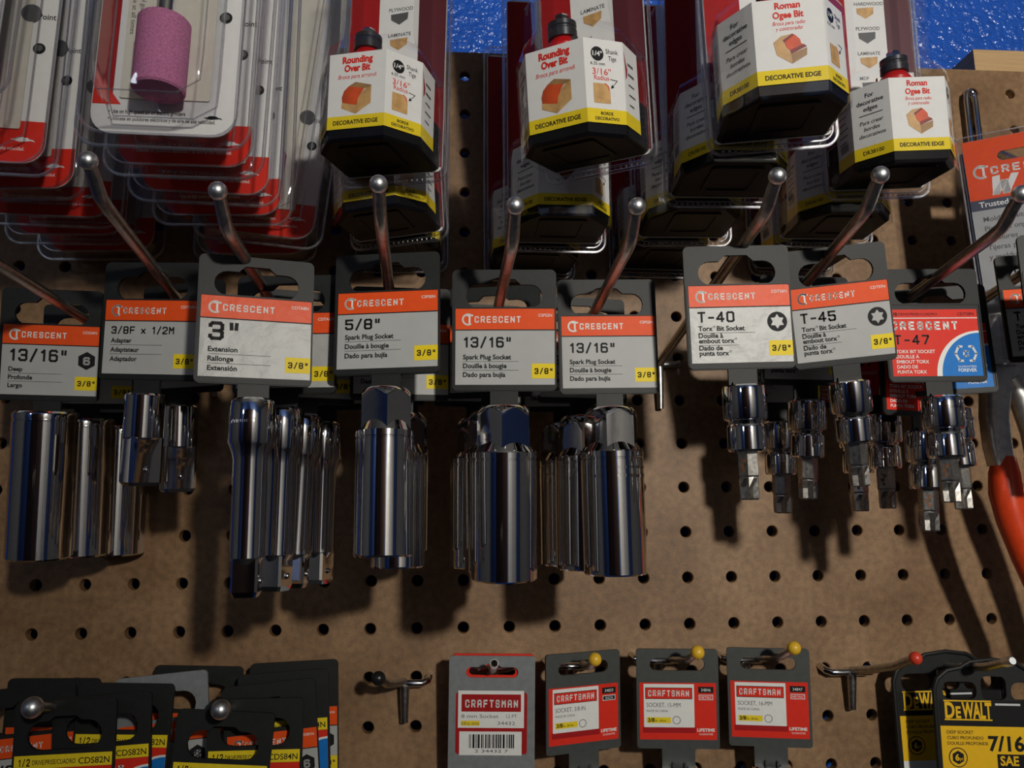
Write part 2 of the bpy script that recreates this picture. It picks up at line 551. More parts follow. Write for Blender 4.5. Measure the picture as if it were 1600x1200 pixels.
def slab(name, x0, y0, z0, x1, y1, z1, m):
    b = MB()
    b.box(x0, y0, z0, x1, y1, z1, m)
    o = b.build(name)
    o.location = (0, 0, Z0)
    return structure(o)
FZ = -Z0 / S
slab('wall_back', -1700, 46, FZ, 2500, 126, 1000, BLUEWALL)
ROOMW = mat('side_wall_paint', (0.30, 0.29, 0.27), 0.7, scale=20)
slab('wall_left', -1780, -1880, FZ, -1700, 126, 1000, ROOMW)
slab('wall_right', 2500, -1880, FZ, 2580, 126, 1000, ROOMW)
slab('wall_front', -1780, -1880, FZ, 2580, -1800, 1000, BLUEROOM)
REFL_WHITE = mat('reflector_white', (0.62, 0.60, 0.55), 0.55, var=0.05, scale=30)
REFL_BROWN = mat('reflector_brown', (0.055, 0.028, 0.015), 0.5, var=0.3, scale=40)
def add_reflector_door(name, x):  # leaves added out of view as bright bands for the chrome to reflect
    b = MB()
    b.box(x, -1800, FZ, x + 500, -1762, 640, REFL_WHITE)
    for k in range(4):
        b.box(x + 30 + k * 115, -1762, -1300, x + 30 + k * 115 + 80, -1750, 600, REFL_WHITE)
    o = b.build(name)
    o.location = (0, 0, Z0)
    structure(o)
    b = MB()
    b.tube([(x + 40, -1750, -420), (x + 40, -1715, -420), (x + 130, -1710, -420)], 9, WIRE)
    h = b.build('reflector_door_handle', o)
add_reflector_door('reflector_door_1', 560)
add_reflector_door('reflector_door_2', 1110)
def reflector_cabinet():  # added out of view to give the chrome its dark band
    t = thing('reflector_cabinet', 'tall dark brown cabinet standing against the front wall behind the viewer', 'cabinet', None, (0, 0, 0))
    b = MB()
    b.box(-560, -1795, FZ, 420, -1420, 520, REFL_BROWN)
    b.build('reflector_cabinet_body', t)
    for x in (-540, -30):
        b = MB()
        b.box(x, -1420, FZ + 80, x + 440, -1400, 500, REFL_BROWN)
        d = b.build('reflector_door', t)
        b = MB()
        b.tube([(x + (440 if x < -100 else 50), -1400, -330), (x + (440 if x < -100 else 50), -1375, -300), (x + (440 if x < -100 else 50), -1375, -180), (x + (440 if x < -100 else 50), -1400, -150)], 5, WIRE)
        b.build('handle', d)
reflector_cabinet()
slab('floor', -1780, -1880, FZ - 80, 2580, 126, FZ, FLOORM)
slab('ceiling', -1780, -1880, 1000, 2580, 126, 1080, CEIL)

# pegboard: hardboard with a real hole every inch
def pegboard():
    b = MB()
    c0, c1, r0, r1 = -7, 35, -13, 15
    IN, T, n = 25.4, 6.0, 16
    hr = 3.1
    sq = []
    for k in range(n):
        a = 2 * math.pi * k / n + math.pi / 4
        t = max(abs(math.cos(a)), abs(math.sin(a)))
        sq.append((math.cos(a) / t * IN / 2, math.sin(a) / t * IN / 2))
    for c in range(c0, c1):
        for r in range(r0, r1):
            cx, cz = c * IN, -r * IN
            rings = [[(cx + p[0], 0, cz + p[1]) for p in sq]]
            for rad, y in ((hr + 0.45, 0), (hr, 0.5), (hr, T)):
                rings.append([(cx + rad * math.cos(2 * math.pi * k / n + math.pi / 4), y, cz + rad * math.sin(2 * math.pi * k / n + math.pi / 4)) for k in range(n)])
            rings.append([(cx + p[0], T, cz + p[1]) for p in sq])
            b.loft(rings, HARD, False, False)
    x0, x1, zt, zb = (c0 - .5) * IN, (c1 - .5) * IN, (-r0 + .5) * IN, (-r1 + .5) * IN
    b.add([(x0, 0, zt), (x1, 0, zt), (x1, 0, zt + 3.5), (x0, 0, zt + 3.5), (x0, T, zt), (x1, T, zt), (x1, T, zt + 3.5), (x0, T, zt + 3.5)], [(0, 1, 2, 3), (4, 7, 6, 5), (0, 3, 7, 4), (1, 5, 6, 2)], HARD)
    zt += 3.5
    b.add([(x0, 0, zb), (x1, 0, zb), (x1, T, zb), (x0, T, zb), (x0, 0, zt), (x1, 0, zt), (x1, T, zt), (x0, T, zt)], [(0, 1, 2, 3), (4, 5, 6, 7), (0, 3, 7, 4), (1, 5, 6, 2)], HARD)
    o = b.build('pegboard')
    o.location = (0, 0, Z0)
    return tag(o, 'brown perforated hardboard pegboard that everything hangs on, fixed before a blue wall', 'pegboard')
pegboard()

def strip(name, x0, x1, z0, z1, label):
    b = MB()
    p = [(x0, 6), (x1, 6), (x1, 46), (x0, 46)]
    i = 1.0
    q = [(x0 + i, 6 + i), (x1 - i, 6 + i), (x1 - i, 46 - i), (x0 + i, 46 - i)]
    b.loft([[(*c, z0) for c in p], [(*c, z1 - i) for c in p], [(*c, z1) for c in q]], WOOD)
    o = b.build(name)
    o.location = (0, 0, Z0)
    return tag(o, label, 'wood strip')
strip('furring_strip', 566.5, 690, 230, 366, 'pale wood block rising behind the top right edge of the pegboard')

# ------------------------------------------------------------------ peg hooks
def big_hook(label, base, bend, tip_dz=8.0, tip_dy=11.0, group='long ball-ended peg hooks of the socket row'):
    """base: x, z at the board; bend: x, z at 163 mm out, where the wire kicks up to its ball."""
    t = thing('peg_hook', label, 'hook', group, (base[0], 0, base[1]))
    b = MB()
    dx, dz, L = bend[0] - base[0], bend[1] - base[1], 163
    for s in (-1, 1):
        b.tube([(s * 12.7, 8, 1.5), (s * 12.7, -1, 1.5), (s * 11.6, -3.6, .6), (s * 9, -4.2, 0), (0, -4.2, 0)], 2.0, WIRE)
    b.tube([(0, -4.2, 0), (0, -4.6, -6), (0, -3.2, -26)], [2.4, 2.2, 1.8], WIRE)
    b.build('back_bracket', t)
    b = MB()
    f = lambda u: (dx * u, -L * u, dz * u)
    p = [(0, -3, 0), f(.1), f(.5), f(.9), f(.965), (dx * 1.0, -L - .5, dz + .6), (dx * 1.01, -L - 3.5, dz + 2.6), (dx * 1.02, -L - tip_dy * .7, dz + tip_dz * .75), (dx * 1.03, -L - tip_dy, dz + tip_dz)]
    b.tube(p, [2.5, 2.5, 2.5, 2.5, 2.6, 2.6, 2.6, 2.5, 2.4], WIRE)
    b.build('wire_arm', t)
    b = MB()
    b.ball((dx * 1.035, -L - tip_dy - 2, dz + tip_dz + 1.6), 3.45, BALL)
    b.build('ball_tip', t)
    return t

# ------------------------------------------------------------------ carded sockets: hang tag, printed label, chrome tool
def slot(w, h, bw, bh, zt):
    """Hang slot whose top is at zt, with a raised notch in the middle."""
    r = h / 2
    x = w / 2
    pts = []
    for k in range(9):
        a = math.radians(90 + 180 * k / 8)
        pts.append((-x + r + r * math.cos(a), zt - r + r * math.sin(a)))
    for k in range(9):
        a = math.radians(270 + 180 * k / 8)
        pts.append((x - r + r * math.cos(a), zt - r + r * math.sin(a)))
    pts += [(bw / 2, zt), (bw / 2 - 2.6, zt + bh), (-bw / 2 + 2.6, zt + bh), (-bw / 2, zt)]
    return pts

def hanger(parent, m=BLACKPL, neck=7.0, w=22.5, top=4.1, bot=-48.9, tall=False):
    b = MB()
    bot = -54.5 if tall else bot
    sl = slot(33, 10.2, 14.5, 2.5, -2.5) if not tall else slot(33, 12.6, 14.5, 2.0, -4.8)
    b.plate(rrect(-w, bot, w, top, 2.4), 0, 1.6, m, [sl])
    # raised rim round the printed panel
    b.plate(rrect(-w + .4, bot + .4, w - .4, -12.4, 1.5), -0.35, 0.1, m, [rrect(-w + 1.3, bot + 2.6, w - .4 - .3, -13.0, .6)]) if not tall else None
    b.box(-6, .1, bot - neck - 1.2, 6, 1.5, bot + 1, m)
    b.box(-4.6, -1.2, bot - neck - 1.2, 4.6, 2.6, bot - neck + 1.6, m)
    return b.build('hang_tag', parent)

def ring_logo(b, cx, cz, r, m, y):
    """Open ring with a T standing in its mouth."""
    pts = [(cx + r * math.cos(math.radians(a)), cz + r * math.sin(math.radians(a))) for a in range(48, 314, 14)]
    b.stroke(pts, r * .34, y, m)
    b.rect(cx - r * .32, cz + r * .62, cx + r * 1.0, cz + r * .92, y, m)
    b.rect(cx + r * .12, cz - r * .72, cx + r * .46, cz + r * .62, y, m)

def star(cx, cz, r, n=6, inner=.62):
    return [(cx + (r if k % 2 == 0 else r * inner) * math.sin(math.pi * k / n), cz + (r if k % 2 == 0 else r * inner) * math.cos(math.pi * k / n)) for k in range(2 * n)]

def crescent_label(parent, size, lines, code, icon=None, size_h=4.9, size_w=None, drive=True, film=False, size_z=-30.2, first=-35.1, step=3.8, bold=1.15):
    b = MB()
    so, ss = (FILM_ORANGE, FILM_SILVER) if film else (ORANGE, SILVER)
    X0, X1, ZT, ZB = -21, 22, -13.1, -46.1
    b.plate([(X0, ZB), (X1, ZB), (X1, -22.3), (X0, -22.3)], -.12, 0.02, ss)
    b.plate([(X0, -22.2), (X1, -22.2), (X1, ZT), (X0, ZT)], -.12, 0.02, so)
    y = -.2
    b.rect(X0, -22.6, X1, -22.15, y, INK)
    ring_logo(b, X0 + 5.4, -17.8, 2.25, WHITE, y)
    b.blk('CRESCENT', X0 + 8.3, -19.3, 3.0, WHITE, y, w=19.8, t=1.35)
    b.txt(code, X1 - 1.4, -16.6, 1.2, WHITE, y, align='R', bold=.01)
    big = all(ch in G for ch in size)
    if big:
        b.blk(size, X0 + 3.3, size_z, size_h, INK, y, w=size_w, t=1.32, gap=1.15)
    z = first
    for k, l in enumerate(lines):
        rows = l.split('|')
        for rI, row in enumerate(rows):
            word = row.replace('®', '\n').split('\n')
            xx = X0 + 3.3
            for wi, part in enumerate(word):
                if part.strip():
                    b.txt(part.strip(), xx, z, 1.95, INK, y, bold=.03)
                    xx += text_geo(part.strip(), .03)[2] * 1.95 + .75
                if wi < len(word) - 1:
                    c = circ(xx - .1, z + 1.7, .4, 10)
                    b.stroke(c + [c[0]], .16, y, INK)
                    xx += 1.0
            z -= 2.25 if rI < len(rows) - 1 else step
        if k < len(lines) - 1:
            b.rect(X0 + 3.2, z + step - 1.05, X0 + 3.2 + (24 if '|' not in l else 17), z + step - .9, y, INK)
    if drive:
        b.rect(X1 - 10.2, -43.4, X1, -37.0, y, YELLOW)
        b.blk('3/8"', X1 - 9, -41.6, 2.7, INK, y - .06, w=7.8, t=1.5, gap=1.6)
    if icon == 'star':
        b.poly(circ(X1 - 6.2, -29.0, 4.2, 28), y, INK)
        b.poly(star(X1 - 6.2, -29.0, 3.1), y - .06, ss)
    if icon == 'hex':
        b.poly(circ(X1 - 5.4, -29.4, 4.3, 6, math.pi / 2), y, INK)
        b.blk('6', X1 - 6.9, -31.6, 4.2, SILVER, y - .06, w=3, t=1.7)
    return b.build('printed_label', parent)

def red_label(parent, size, lines, code):
    b = MB()
    X0, X1, ZT, ZB = -20.5, 20.5, -15.2, -46.3
    b.plate([(X0, ZB), (X1, ZB), (X1, ZT), (X0, ZT)], -.12, .02, RED)
    y = -.2
    b.txt('3/8', X0 + 1.2, -18.2, 1.6, INK, y, bold=.02)
    b.txt('DRIVE/PRISE/CUADRO', X0 + 4.6, -18.0, 1.15, INK, y, w=18)
    b.txt(code, X1 - 1.5, -18.1, 1.4, INK, y, align='R')
    b.rect(X0, -19.5, X1, -19.1, y, WHITE)
    b.blk('CRESCENT', X0 + 1, -25.0, 4.3, WHITE, y, w=30.5, t=1.7)
    b.blk(size, X0 + 1.8, -31.8, 4.8, INK, y, w=16, t=1.3, gap=1.5)
    z = -35.6
    for l in lines:
        b.txt(l, X0 + 2, z, 1.45, WHITE, y, bold=.015)
        z -= 2.35
    n = 20
    arc = [(X1 - 21 * math.cos(math.radians(90 * k / n)) ** 1.0, ZB + 21 * math.sin(math.radians(90 * k / n))) for k in range(n + 1)]
    b.poly(arc + [(X1, ZB)], y, WHITE)
    arc2 = [(X1 - 18.6 * math.cos(math.radians(90 * k / n)), ZB + 20 * math.sin(math.radians(90 * k / n))) for k in range(n + 1)]
    b.poly(arc2 + [(X1, ZB)], y - .06, BLUE)
    cx, cz = X1 - 7, ZB + 10.3
    for sgn in (-1, 1):
        b.stroke([(cx + sgn * 1.6, cz + 3.3), (cx + sgn * 3.2, cz + 3.3), (cx + sgn * 4.8, cz), (cx + sgn * 3.2, cz - 3.3), (cx + sgn * 1.6, cz - 3.3)], 1.0, y - .12, LABELG)
    b.blk('C', cx - 1.3, cz - 1.6, 3.2, LABELG, y - .12, w=2.6, t=1.5)
    b.txt('GUARANTEED', cx, ZB + 3.9, .9, WHITE, y - .12, align='C')
    b.txt('FOREVER', cx, ZB + 2.0, 1.4, WHITE, y - .12, align='C', bold=.02)
    return b.build('printed_label', parent)

def old_label(parent, code, drive='1/2'):
    """Older tag: yellow strip above a red panel with a blue corner."""
    b = MB()
    X0, X1, ZT, ZB = -21.5, 21.5, -13.1, -40
    b.plate([(X0, ZB), (X1, ZB), (X1, -18.9), (X0, -18.9)], -.12, .02, RED)
    b.plate([(X0, -18.8), (X1, -18.8), (X1, ZT), (X0, ZT)], -.12, .02, YELLOW)
    y = -.2
    b.blk(drive, X0 + 2, -17.8, 3.4, INK, y, t=1.4, w=5)
    b.txt('DRIVE/PRISE/CUADRO', X0 + 8, -17.2, 2.0, INK, y, w=19, bold=.01)
    b.txt(code, X1 - 1, -17.6, 2.6, INK, y, align='R', bold=.01)
    b.blk('CRESCENT', X0 + 2, -26, 4.4, WHITE, y, w=30, t=1.7)
    arc = [(X1 - 18 * math.cos(math.radians(9 * k)), ZB + 18 * math.sin(math.radians(9 * k))) for k in range(11)]
    b.poly(arc + [(X1, ZB)], y, WHITE)
    arc = [(X1 - 16 * math.cos(math.radians(9 * k)), ZB + 17 * math.sin(math.radians(9 * k))) for k in range(11)]
    b.poly(arc + [(X1, ZB)], y - .06, BLUE)
    return b.build('printed_label', parent)

TZ = -48.9 - 7.0        # where the tools begin under a tag
def marks(b, r, z, a0, a1, m=CHROME, h=1.2, seed=1):
    """A run of raised stamped marks round a chrome barrel."""
    rnd = random.Random(seed)
    a = a0
    while a < a1:
        w = rnd.uniform(.03, .08)
        q = []
        for rr in (r - .2, r + .18):
            for zz in (z, z + h * rnd.uniform(.6, 1)):
                for aa in (a, a + w):
                    q.append((rr * math.sin(aa), -rr * math.cos(aa), zz))
        b.add(q, [(0, 1, 3, 2), (4, 6, 7, 5), (0, 4, 5, 1), (2, 3, 7, 6), (0, 2, 6, 4), (1, 5, 7, 3)], m)
        a += w + rnd.uniform(.03, .07)

def deep_socket(parent, r=14, L=68):
    b = MB()
    z = TZ + 2.2
    b.lathe([(6, z - 6), (6, z - .2), (r - 1.4, z), (r - .2, z - .9), (r, z - 1.6), (r, z - 3.6), (r - .35, z - 3.9), (r - .35, z - 4.3), (r, z - 4.6), (r, z - L + .8), (r - .8, z - L), (r - 2.6, z - L), (r - 2.9, z - L + 14)], CHROME, 56)
    return b.build('deep_socket', parent)

def plug_socket(parent, hexr, hexh, r, L, turn, stamps=False):
    b = MB()
    z = TZ
    hx = lambda rad, zz: [(rad * math.sin(turn + k * math.pi / 3), rad * math.cos(turn + k * math.pi / 3), zz) for k in range(6)]
    N, ap = 72, hexr * math.cos(math.pi / 6)
    def ring(cone, zz):
        out = []
        for k in range(N):
            a = 2 * math.pi * k / N
            m_ = (a + math.pi / 6) % (math.pi / 3) - math.pi / 6
            r_ = min(ap / math.cos(math.pi / 6 - abs(m_)), cone)
            out.append((r_ * math.sin(turn + a), r_ * math.cos(turn + a), zz))
        return out
    b.loft([ring(ap * .70, z + .5)] + [ring(ap * (.90 + .28 * k / 8), z + .5 - 4.2 * (k / 8) ** 1.25) for k in range(9)] + [ring(99, z - hexh - 3)], CHROME, True, False, True)
    ai = hexr * .80
    zz = z - hexh
    b.lathe([(ai, zz + 3.4), (ai + .6, zz + 2.2), (r - .5, zz - 1.2), (r, zz - 2.2), (r, zz - 4.6), (r - .3, zz - 4.9), (r - .3, zz - 5.3), (r, zz - 5.6), (r, z - L + .7), (r - .7, z - L), (r - 2.2, z - L), (r - 2.5, z - L + 14)], CHROME, 56)
    if stamps:
        marks(b, r, zz - 9.6, -.9, 1.5, seed=3)
        marks(b, r, zz - 13.4, -.9, 1.5, h=1.8, seed=5)
    return b.build('spark_plug_socket', parent, 24)

def adapter(parent, turn):
    b = MB()
    z = TZ + 1
    r = 8.4
    b.lathe([(4, z - 3), (4, z), (r - .8, z), (r, z - .8), (r, z - 19.2), (r - .6, z - 20.0), (6, z - 20.2)], CHROME, 44)
    sq = lambda a, zz, c=1.2: [(x * math.cos(turn) - y * math.sin(turn), x * math.sin(turn) + y * math.cos(turn), zz) for x, y in ((-a + c, -a), (a - c, -a), (a, -a + c), (a, a - c), (a - c, a), (-a + c, a), (-a, a - c), (-a, -a + c))]
    b.loft([sq(6.0, z - 18.6), sq(6.9, z - 19.5), sq(6.9, z - 38.5), sq(6.0, z - 40)], CHROME)
    b.ball((-6.3 * math.sin(-turn), -6.3 * math.cos(turn), z - 33), 1.6, CHROME, 12, 8)
    return b.build('drive_adapter', parent)

def extension(parent, turn):
    b = MB()
    z = TZ + 1
    r, q = 8.9, 6.7
    b.lathe([(4.6, z - 4), (4.6, z), (r - 1.6, z), (r - .4, z - .9), (r, z - 2.2), (r, z - 17.2), (r - .6, z - 18.4), (q + .5, z - 21.5), (q, z - 24), (q, z - 60), (q, z - 61.5), (5.0, z - 64)], CHROME, 44)
    marks(b, r, z - 10, -1.1, .1, h=1.4, seed=9)
    a = 5.0
    sq = lambda h, zz, c=.9: [(x * math.cos(turn) - y * math.sin(turn), x * math.sin(turn) + y * math.cos(turn), zz) for x, y in ((-h + c, -h), (h - c, -h), (h, -h + c), (h, h - c), (h - c, h), (-h + c, h), (-h, h - c), (-h, -h + c))]
    b.loft([sq(a, z - 59), sq(a, z - 74), sq(a - .8, z - 76)], CHROME)
    d = Vector((math.sin(turn), -math.cos(turn), 0)) * a
    b.ball((-d.y, d.x, z - 70), 1.4, CHROME, 12, 8)
    return b.build('extension_bar', parent)

def bit_socket(parent, r=8.9, r2=7.8, hexr=4.4, bitL=20, starr=4.15, turn=.35, stamps=False, rust=False):
    b = MB()
    z = TZ
    b.lathe([(4.6, z - 4), (4.6, z - .1), (r - 1, z), (r - .2, z - .6), (r, z - 1.4), (r, z - 13.4), (r - .4, z - 14.3), (r2 - .6, z - 14.8), (r2 - .9, z - 15.6), (r2 - .2, z - 16.6), (r2, z - 17.4), (r2, z - 26.5), (r2 - .6, z - 27.4), (hexr, z - 27.6)], CHROME, 44)
    if stamps:
        marks(b, r, z - 6, -.6, 1.2, h=1.6, seed=11)
    o = b.build('drive_socket', parent)
    b = MB()
    zb = z - 27
    hx = lambda rad, zz: [(rad * math.sin(turn + k * math.pi / 3), rad * math.cos(turn + k * math.pi / 3), zz) for k in range(6)]
    b.loft([hx(hexr, zb), hx(hexr, zb - bitL * .50), hx(hexr * .9, zb - bitL * .56), hx(hexr * .5, zb - bitL * .6)], STEEL)
    st = lambda rad, zz, q=.64: [((rad if k % 2 == 0 else rad * q) * math.sin(turn + math.pi * k / 6), (rad if k % 2 == 0 else rad * q) * math.cos(turn + math.pi * k / 6), zz) for k in range(12)]
    b.loft([st(starr * .92, zb - bitL * .48, .93), st(starr * .98, zb - bitL * .56, .9), st(starr, zb - bitL * .74), st(starr * .97, zb - bitL + .6), st(starr * .88, zb - bitL)], STEEL)
    if rust:
        c, s2 = hexr * math.cos(math.pi / 6) + .06, math.sin
        aa = turn + math.pi + math.pi / 6
        n = Vector((math.sin(aa), math.cos(aa), 0))
        u = Vector((n.y, -n.x, 0))
        for (du, dz, sz) in ((-.6, -4, 1.0), (.5, -6, 1.1), (0, -8, .9), (.7, -3.2, .5)):
            p = n * c + u * du
            b.add([tuple(p + u * (sz * math.cos(k) * (0.7 + .3 * ((k * 7) % 3) / 2)) + Vector((0, 0, zb + dz + sz * math.sin(k)))) for k in [i * math.pi / 5 for i in range(10)]], [tuple(range(10))], RUST)
    b.build('driver_bit', o)
    return o

TORX = ['Torx® Bit Socket', 'Douille à|embout torx®', 'Dado de|punta torx®']
PLUG = ['Spark Plug Socket', 'Douille à bougie', 'Dado para bujía']

def carded(name, label, cat, group, pose, build_label, build_tool):
    t = thing(name, label, cat, group, pose)
    build_label(hanger(t))
    build_tool(t)
    return t

# front cards, then the same kind behind them on each hook ----------
gA = 'carded deep sockets on the far left hook'
deep = carded('carded_socket', 'front 13/16 deep chrome socket on black hang tag at far left edge', 'socket', gA, (33.2, -76.7, 163.0, 3.6, 6.8, 0.8),
              lambda p: crescent_label(p, '13/16"', ['Deep', 'Profonde', 'Largo'], 'CDS26N', 'hex', size_w=25.5, size_h=6.2, size_z=-30.6), deep_socket)
dup(deep, 'second deep chrome socket on far left hook, just right of the front one', (37.5, -47, 163.5, 2, 6, 0))
dup(deep, 'rearmost deep chrome socket on far left hook, nearest the pegboard', (43.5, -17, 163.0, 0, 4, 0))

gB = 'carded drive adapters'
ad = carded('carded_adapter', 'front 3/8F x 1/2M chrome drive adapter on black hang tag', 'socket adapter', gB, (88.8, -103.4, 168.3, -8.8, 4.8, 2.3),
            lambda p: crescent_label(p, '3/8F x 1/2M', ['Adapter', 'Adaptateur', 'Adaptador'], 'CDTA9N', size_h=3.6, size_w=29, size_z=-28.4, first=-32.2, step=4.1), lambda t: adapter(t, .85))
dup(ad, 'second chrome drive adapter half hidden right behind the 3/8F x 1/2M one', (93.5, -78, 166.5, -20, 3, 0))

gC = 'carded three inch extension bars'
ex = carded('carded_extension', 'front 3 inch chrome extension bar on wrinkled film-wrapped hang tag', 'socket extension', gC, (142.6, -136.2, 160.2, 15.8, -0.9, -0.6),
            lambda p: crescent_label(p, '3"', ['Extension', 'Rallonge', 'Extensión'], 'CDTA8N', size_h=8.0, size_w=11.5, film=True, size_z=-31.6, first=-36, step=3.8), lambda t: extension(t, -.25))
dup(ex, 'second chrome extension bar, next behind the film-wrapped front one', (150, -112, 160.5, -6, 0, 0))
dup(ex, 'third chrome extension bar back on the 3 inch hook', (155.5, -89, 160, 10, 0, 1))
dup(ex, 'rearmost chrome extension bar on the 3 inch hook, in shadow', (160, -66, 160, -14, 0, 0))

gD = 'carded 5/8 spark plug sockets'
f8 = carded('carded_socket', 'front 5/8 chrome spark plug socket on black hang tag with orange header', 'socket', gD, (194.4, -127.0, 166.3, -8.9, -1.7, -0.7),
            lambda p: crescent_label(p, '5/8"', PLUG, 'CSPS0N', size_w=15, size_z=-29.4, first=-33.4, step=4.0), lambda t: plug_socket(t, 11.4, 15, 11.8, 67, math.pi / 6 + .22))
dup(f8, 'second 5/8 spark plug socket showing below and behind the front 5/8 one', (198.5, -96, 160.5, 4, 0, 0))
dup(f8, 'rearmost 5/8 spark plug socket in deep shadow near the pegboard', (198.5, -58, 166, -2, 0, 0))

gE = 'carded 13/16 spark plug sockets on the left of two hooks'
sl_ = carded('carded_socket', 'front 13/16 chrome spark plug socket with two hex faces showing, left of the pair', 'socket', gE, (244.4, -124.1, 160.7, -4.4, 4.4, 0.4),
             lambda p: crescent_label(p, '13/16"', PLUG, 'CSPS2N', size_w=20.8), lambda t: plug_socket(t, 12.6, 17, 13.8, 72, .06))
dup(sl_, 'second 13/16 spark plug socket peeking out left of the left front one', (241.0, -91, 163, -14, 2, 0))
dup(sl_, 'rearmost 13/16 spark plug socket behind the left pair card, near the pegboard', (235.5, -60, 163, 8, 2, 0))

gF = 'carded 13/16 spark plug sockets on the right of two hooks'
sr_ = carded('carded_socket', 'front 13/16 chrome spark plug socket with stamped barrel, right of the pair', 'socket', gF, (292.2, -108.1, 162.0, -1.9, 1.5, -0.5),
             lambda p: crescent_label(p, '13/16"', PLUG, 'CSPS2N', size_w=20.8), lambda t: plug_socket(t, 12.6, 17, 13.8, 72, math.pi / 6 - .22, True))
dup(sr_, 'second 13/16 spark plug socket dark behind the right front one', (285.5, -76, 162.5, 6, 1, 0))
dup(sr_, 'rearmost 13/16 spark plug socket of the right hook, almost black in shadow', (281, -44, 163, -6, 1, 0))

gG = 'carded star bit sockets'
t40 = carded('carded_bit_socket', 'T-40 star bit socket on film-wrapped hang tag', 'bit socket', gG, (342.0, -139.6, 167.8, -3.2, 2.9, -1.1),
             lambda p: crescent_label(p, 'T-40', TORX, 'CDTS6N', 'star', film=True, size_w=15.5, size_z=-29, size_h=4.9, first=-32.4, step=3.0), lambda t: bit_socket(t, rust=True))
t45 = carded('carded_bit_socket', 'front T-45 star bit socket on tilted hang tag with black star icon', 'bit socket', gG, (391.4, -127.2, 172.7, -7.3, 9, -5.2),
             lambda p: crescent_label(p, 'T-45', TORX, 'CDTS7N', 'star', size_w=15.5, size_z=-29, size_h=4.9, first=-32.4, step=3.0), lambda t: bit_socket(t, hexr=4.6, starr=4.4, turn=0.0))
dup(t45, 'second T-45 bit socket, left of and behind the front T-45', (391.5, -96, 169, 4, 6, 0))
dup(t45, 'rearmost T-45 bit socket, lowest and darkest left of the front T-45', (390.5, -62, 163, -4, 5, 0))

gH = 'carded star bit sockets on the red label hook'
t47 = carded('carded_bit_socket', 'front T-47 star bit socket on red label with blue corner', 'bit socket', gH, (441.2, -116.6, 166.7, -3.1, 0.3, -0.2),
             lambda p: red_label(p, 'T-47', ['TORX BIT SOCKET', 'DOUILLE À', 'EMBOUT TORX', 'DADO DE', 'PUNTA TORX'], 'CDTS8N'), lambda t: bit_socket(t, stamps=True, rust=True, turn=.2))
dup(t47, 'second T-47 bit socket showing its long bit low beside the front one', (448.5, -94, 154, 10, 2, 1))
dup(t47, 'third T-47 bit socket, left of the front one', (437.5, -74, 165, -5, 2, 0))
dup(t47, 'fourth T-47 bit socket in shadow, second left of the front one', (434, -53, 164, 8, 1, 0))
dup(t47, 'bit socket just right of the front T-47 one, before the red handle', (456.5, -97, 164, -12, 1, -2))

gI = 'carded star bit sockets on the far right hook'
t50 = carded('carded_bit_socket', 'nearest dark hang tag with bit socket cut by the right edge', 'bit socket', gI, (499.0, -134, 179.5, -14, 2, -1),
             lambda p: crescent_label(p, 'T-55', TORX, 'CDTS9N', 'star', size_w=15.5, size_z=-29, size_h=4.9, first=-32.4, step=3.0), lambda t: bit_socket(t, hexr=5, starr=4.6))
dup(t50, 'shadowed dark hang tag with bit socket behind the one at the right edge', (509.0, -103, 180, -8, 0, -2))

# hooks of that row
for lab, bx, card, bend in (
        ('far left long hook carrying the deep sockets, tip out of view', 38.1, (163.0, 76.7), (42.5, 160)),
        ('long ball-tipped hook carrying the drive adapters', 88.9, (168.3, 103.4), (90.5, 177)),
        ('long ball-tipped hook carrying the 3 inch extensions', 139.7, (160.2, 136.2), (137.0, 166.5)),
        ('long ball-tipped hook carrying the 5/8 spark plug sockets', 190.5, (166.3, 127), (194.6, 170.5)),
        ('long ball-tipped hook of the left 13/16 spark plug sockets', 241.3, (160.7, 124.1), (245.2, 163.2)),
        ('long ball-tipped hook of the right 13/16 spark plug sockets', 292.1, (162.0, 108.1), (291.4, 164)),
        ('long ball-tipped hook carrying the T-40 bit socket', 342.9, (167.8, 139.6), (346.5, 177.5)),
        ('long ball-tipped hook carrying the T-45 bit sockets', 393.7, (172.7, 127.2), (388.0, 179)),
        ('long ball-tipped hook carrying the red label T-47 sockets', 444.5, (166.7, 116.6), (444.5, 172.5)),
        ('far right long hook carrying the dark hang tags', 495.3, (179.5, 134), (500, 184))):
    z, d = card
    zb = (z - 2.7) - (bend[1] - (z - 2.7)) / (163 - d) * d * .6
    zb = max(147.5, min(157.0, zb))
    big_hook(lab, (bx, zb), bend)

# ------------------------------------------------------------------ router bit clamshells
BK = 14.0       # flange plane behind the pack's origin
OCT = [(-24.2, BK), (-24.2, -13.8), (-13.1, -28), (13.1, -28), (24.2, -13.8), (24.2, BK)]
def octs(k, z, dy=0.0):
    return [(x * k, (y * k if y < 0 else y) + dy, z) for x, y in OCT]

def facet(b, which):
    cx, cy, a = {'main': (0, -28, 0), 'right': (18.65, -20.9, 52), 'left': (-18.65, -20.9, -52), 'sideR': (24.2, -5.8, 90), 'sideL': (-24.2, -5.8, -90)}[which]
    b.M = Matrix.Translation((cx, cy, 0)) @ Matrix.Rotation(math.radians(a), 4, 'Z')

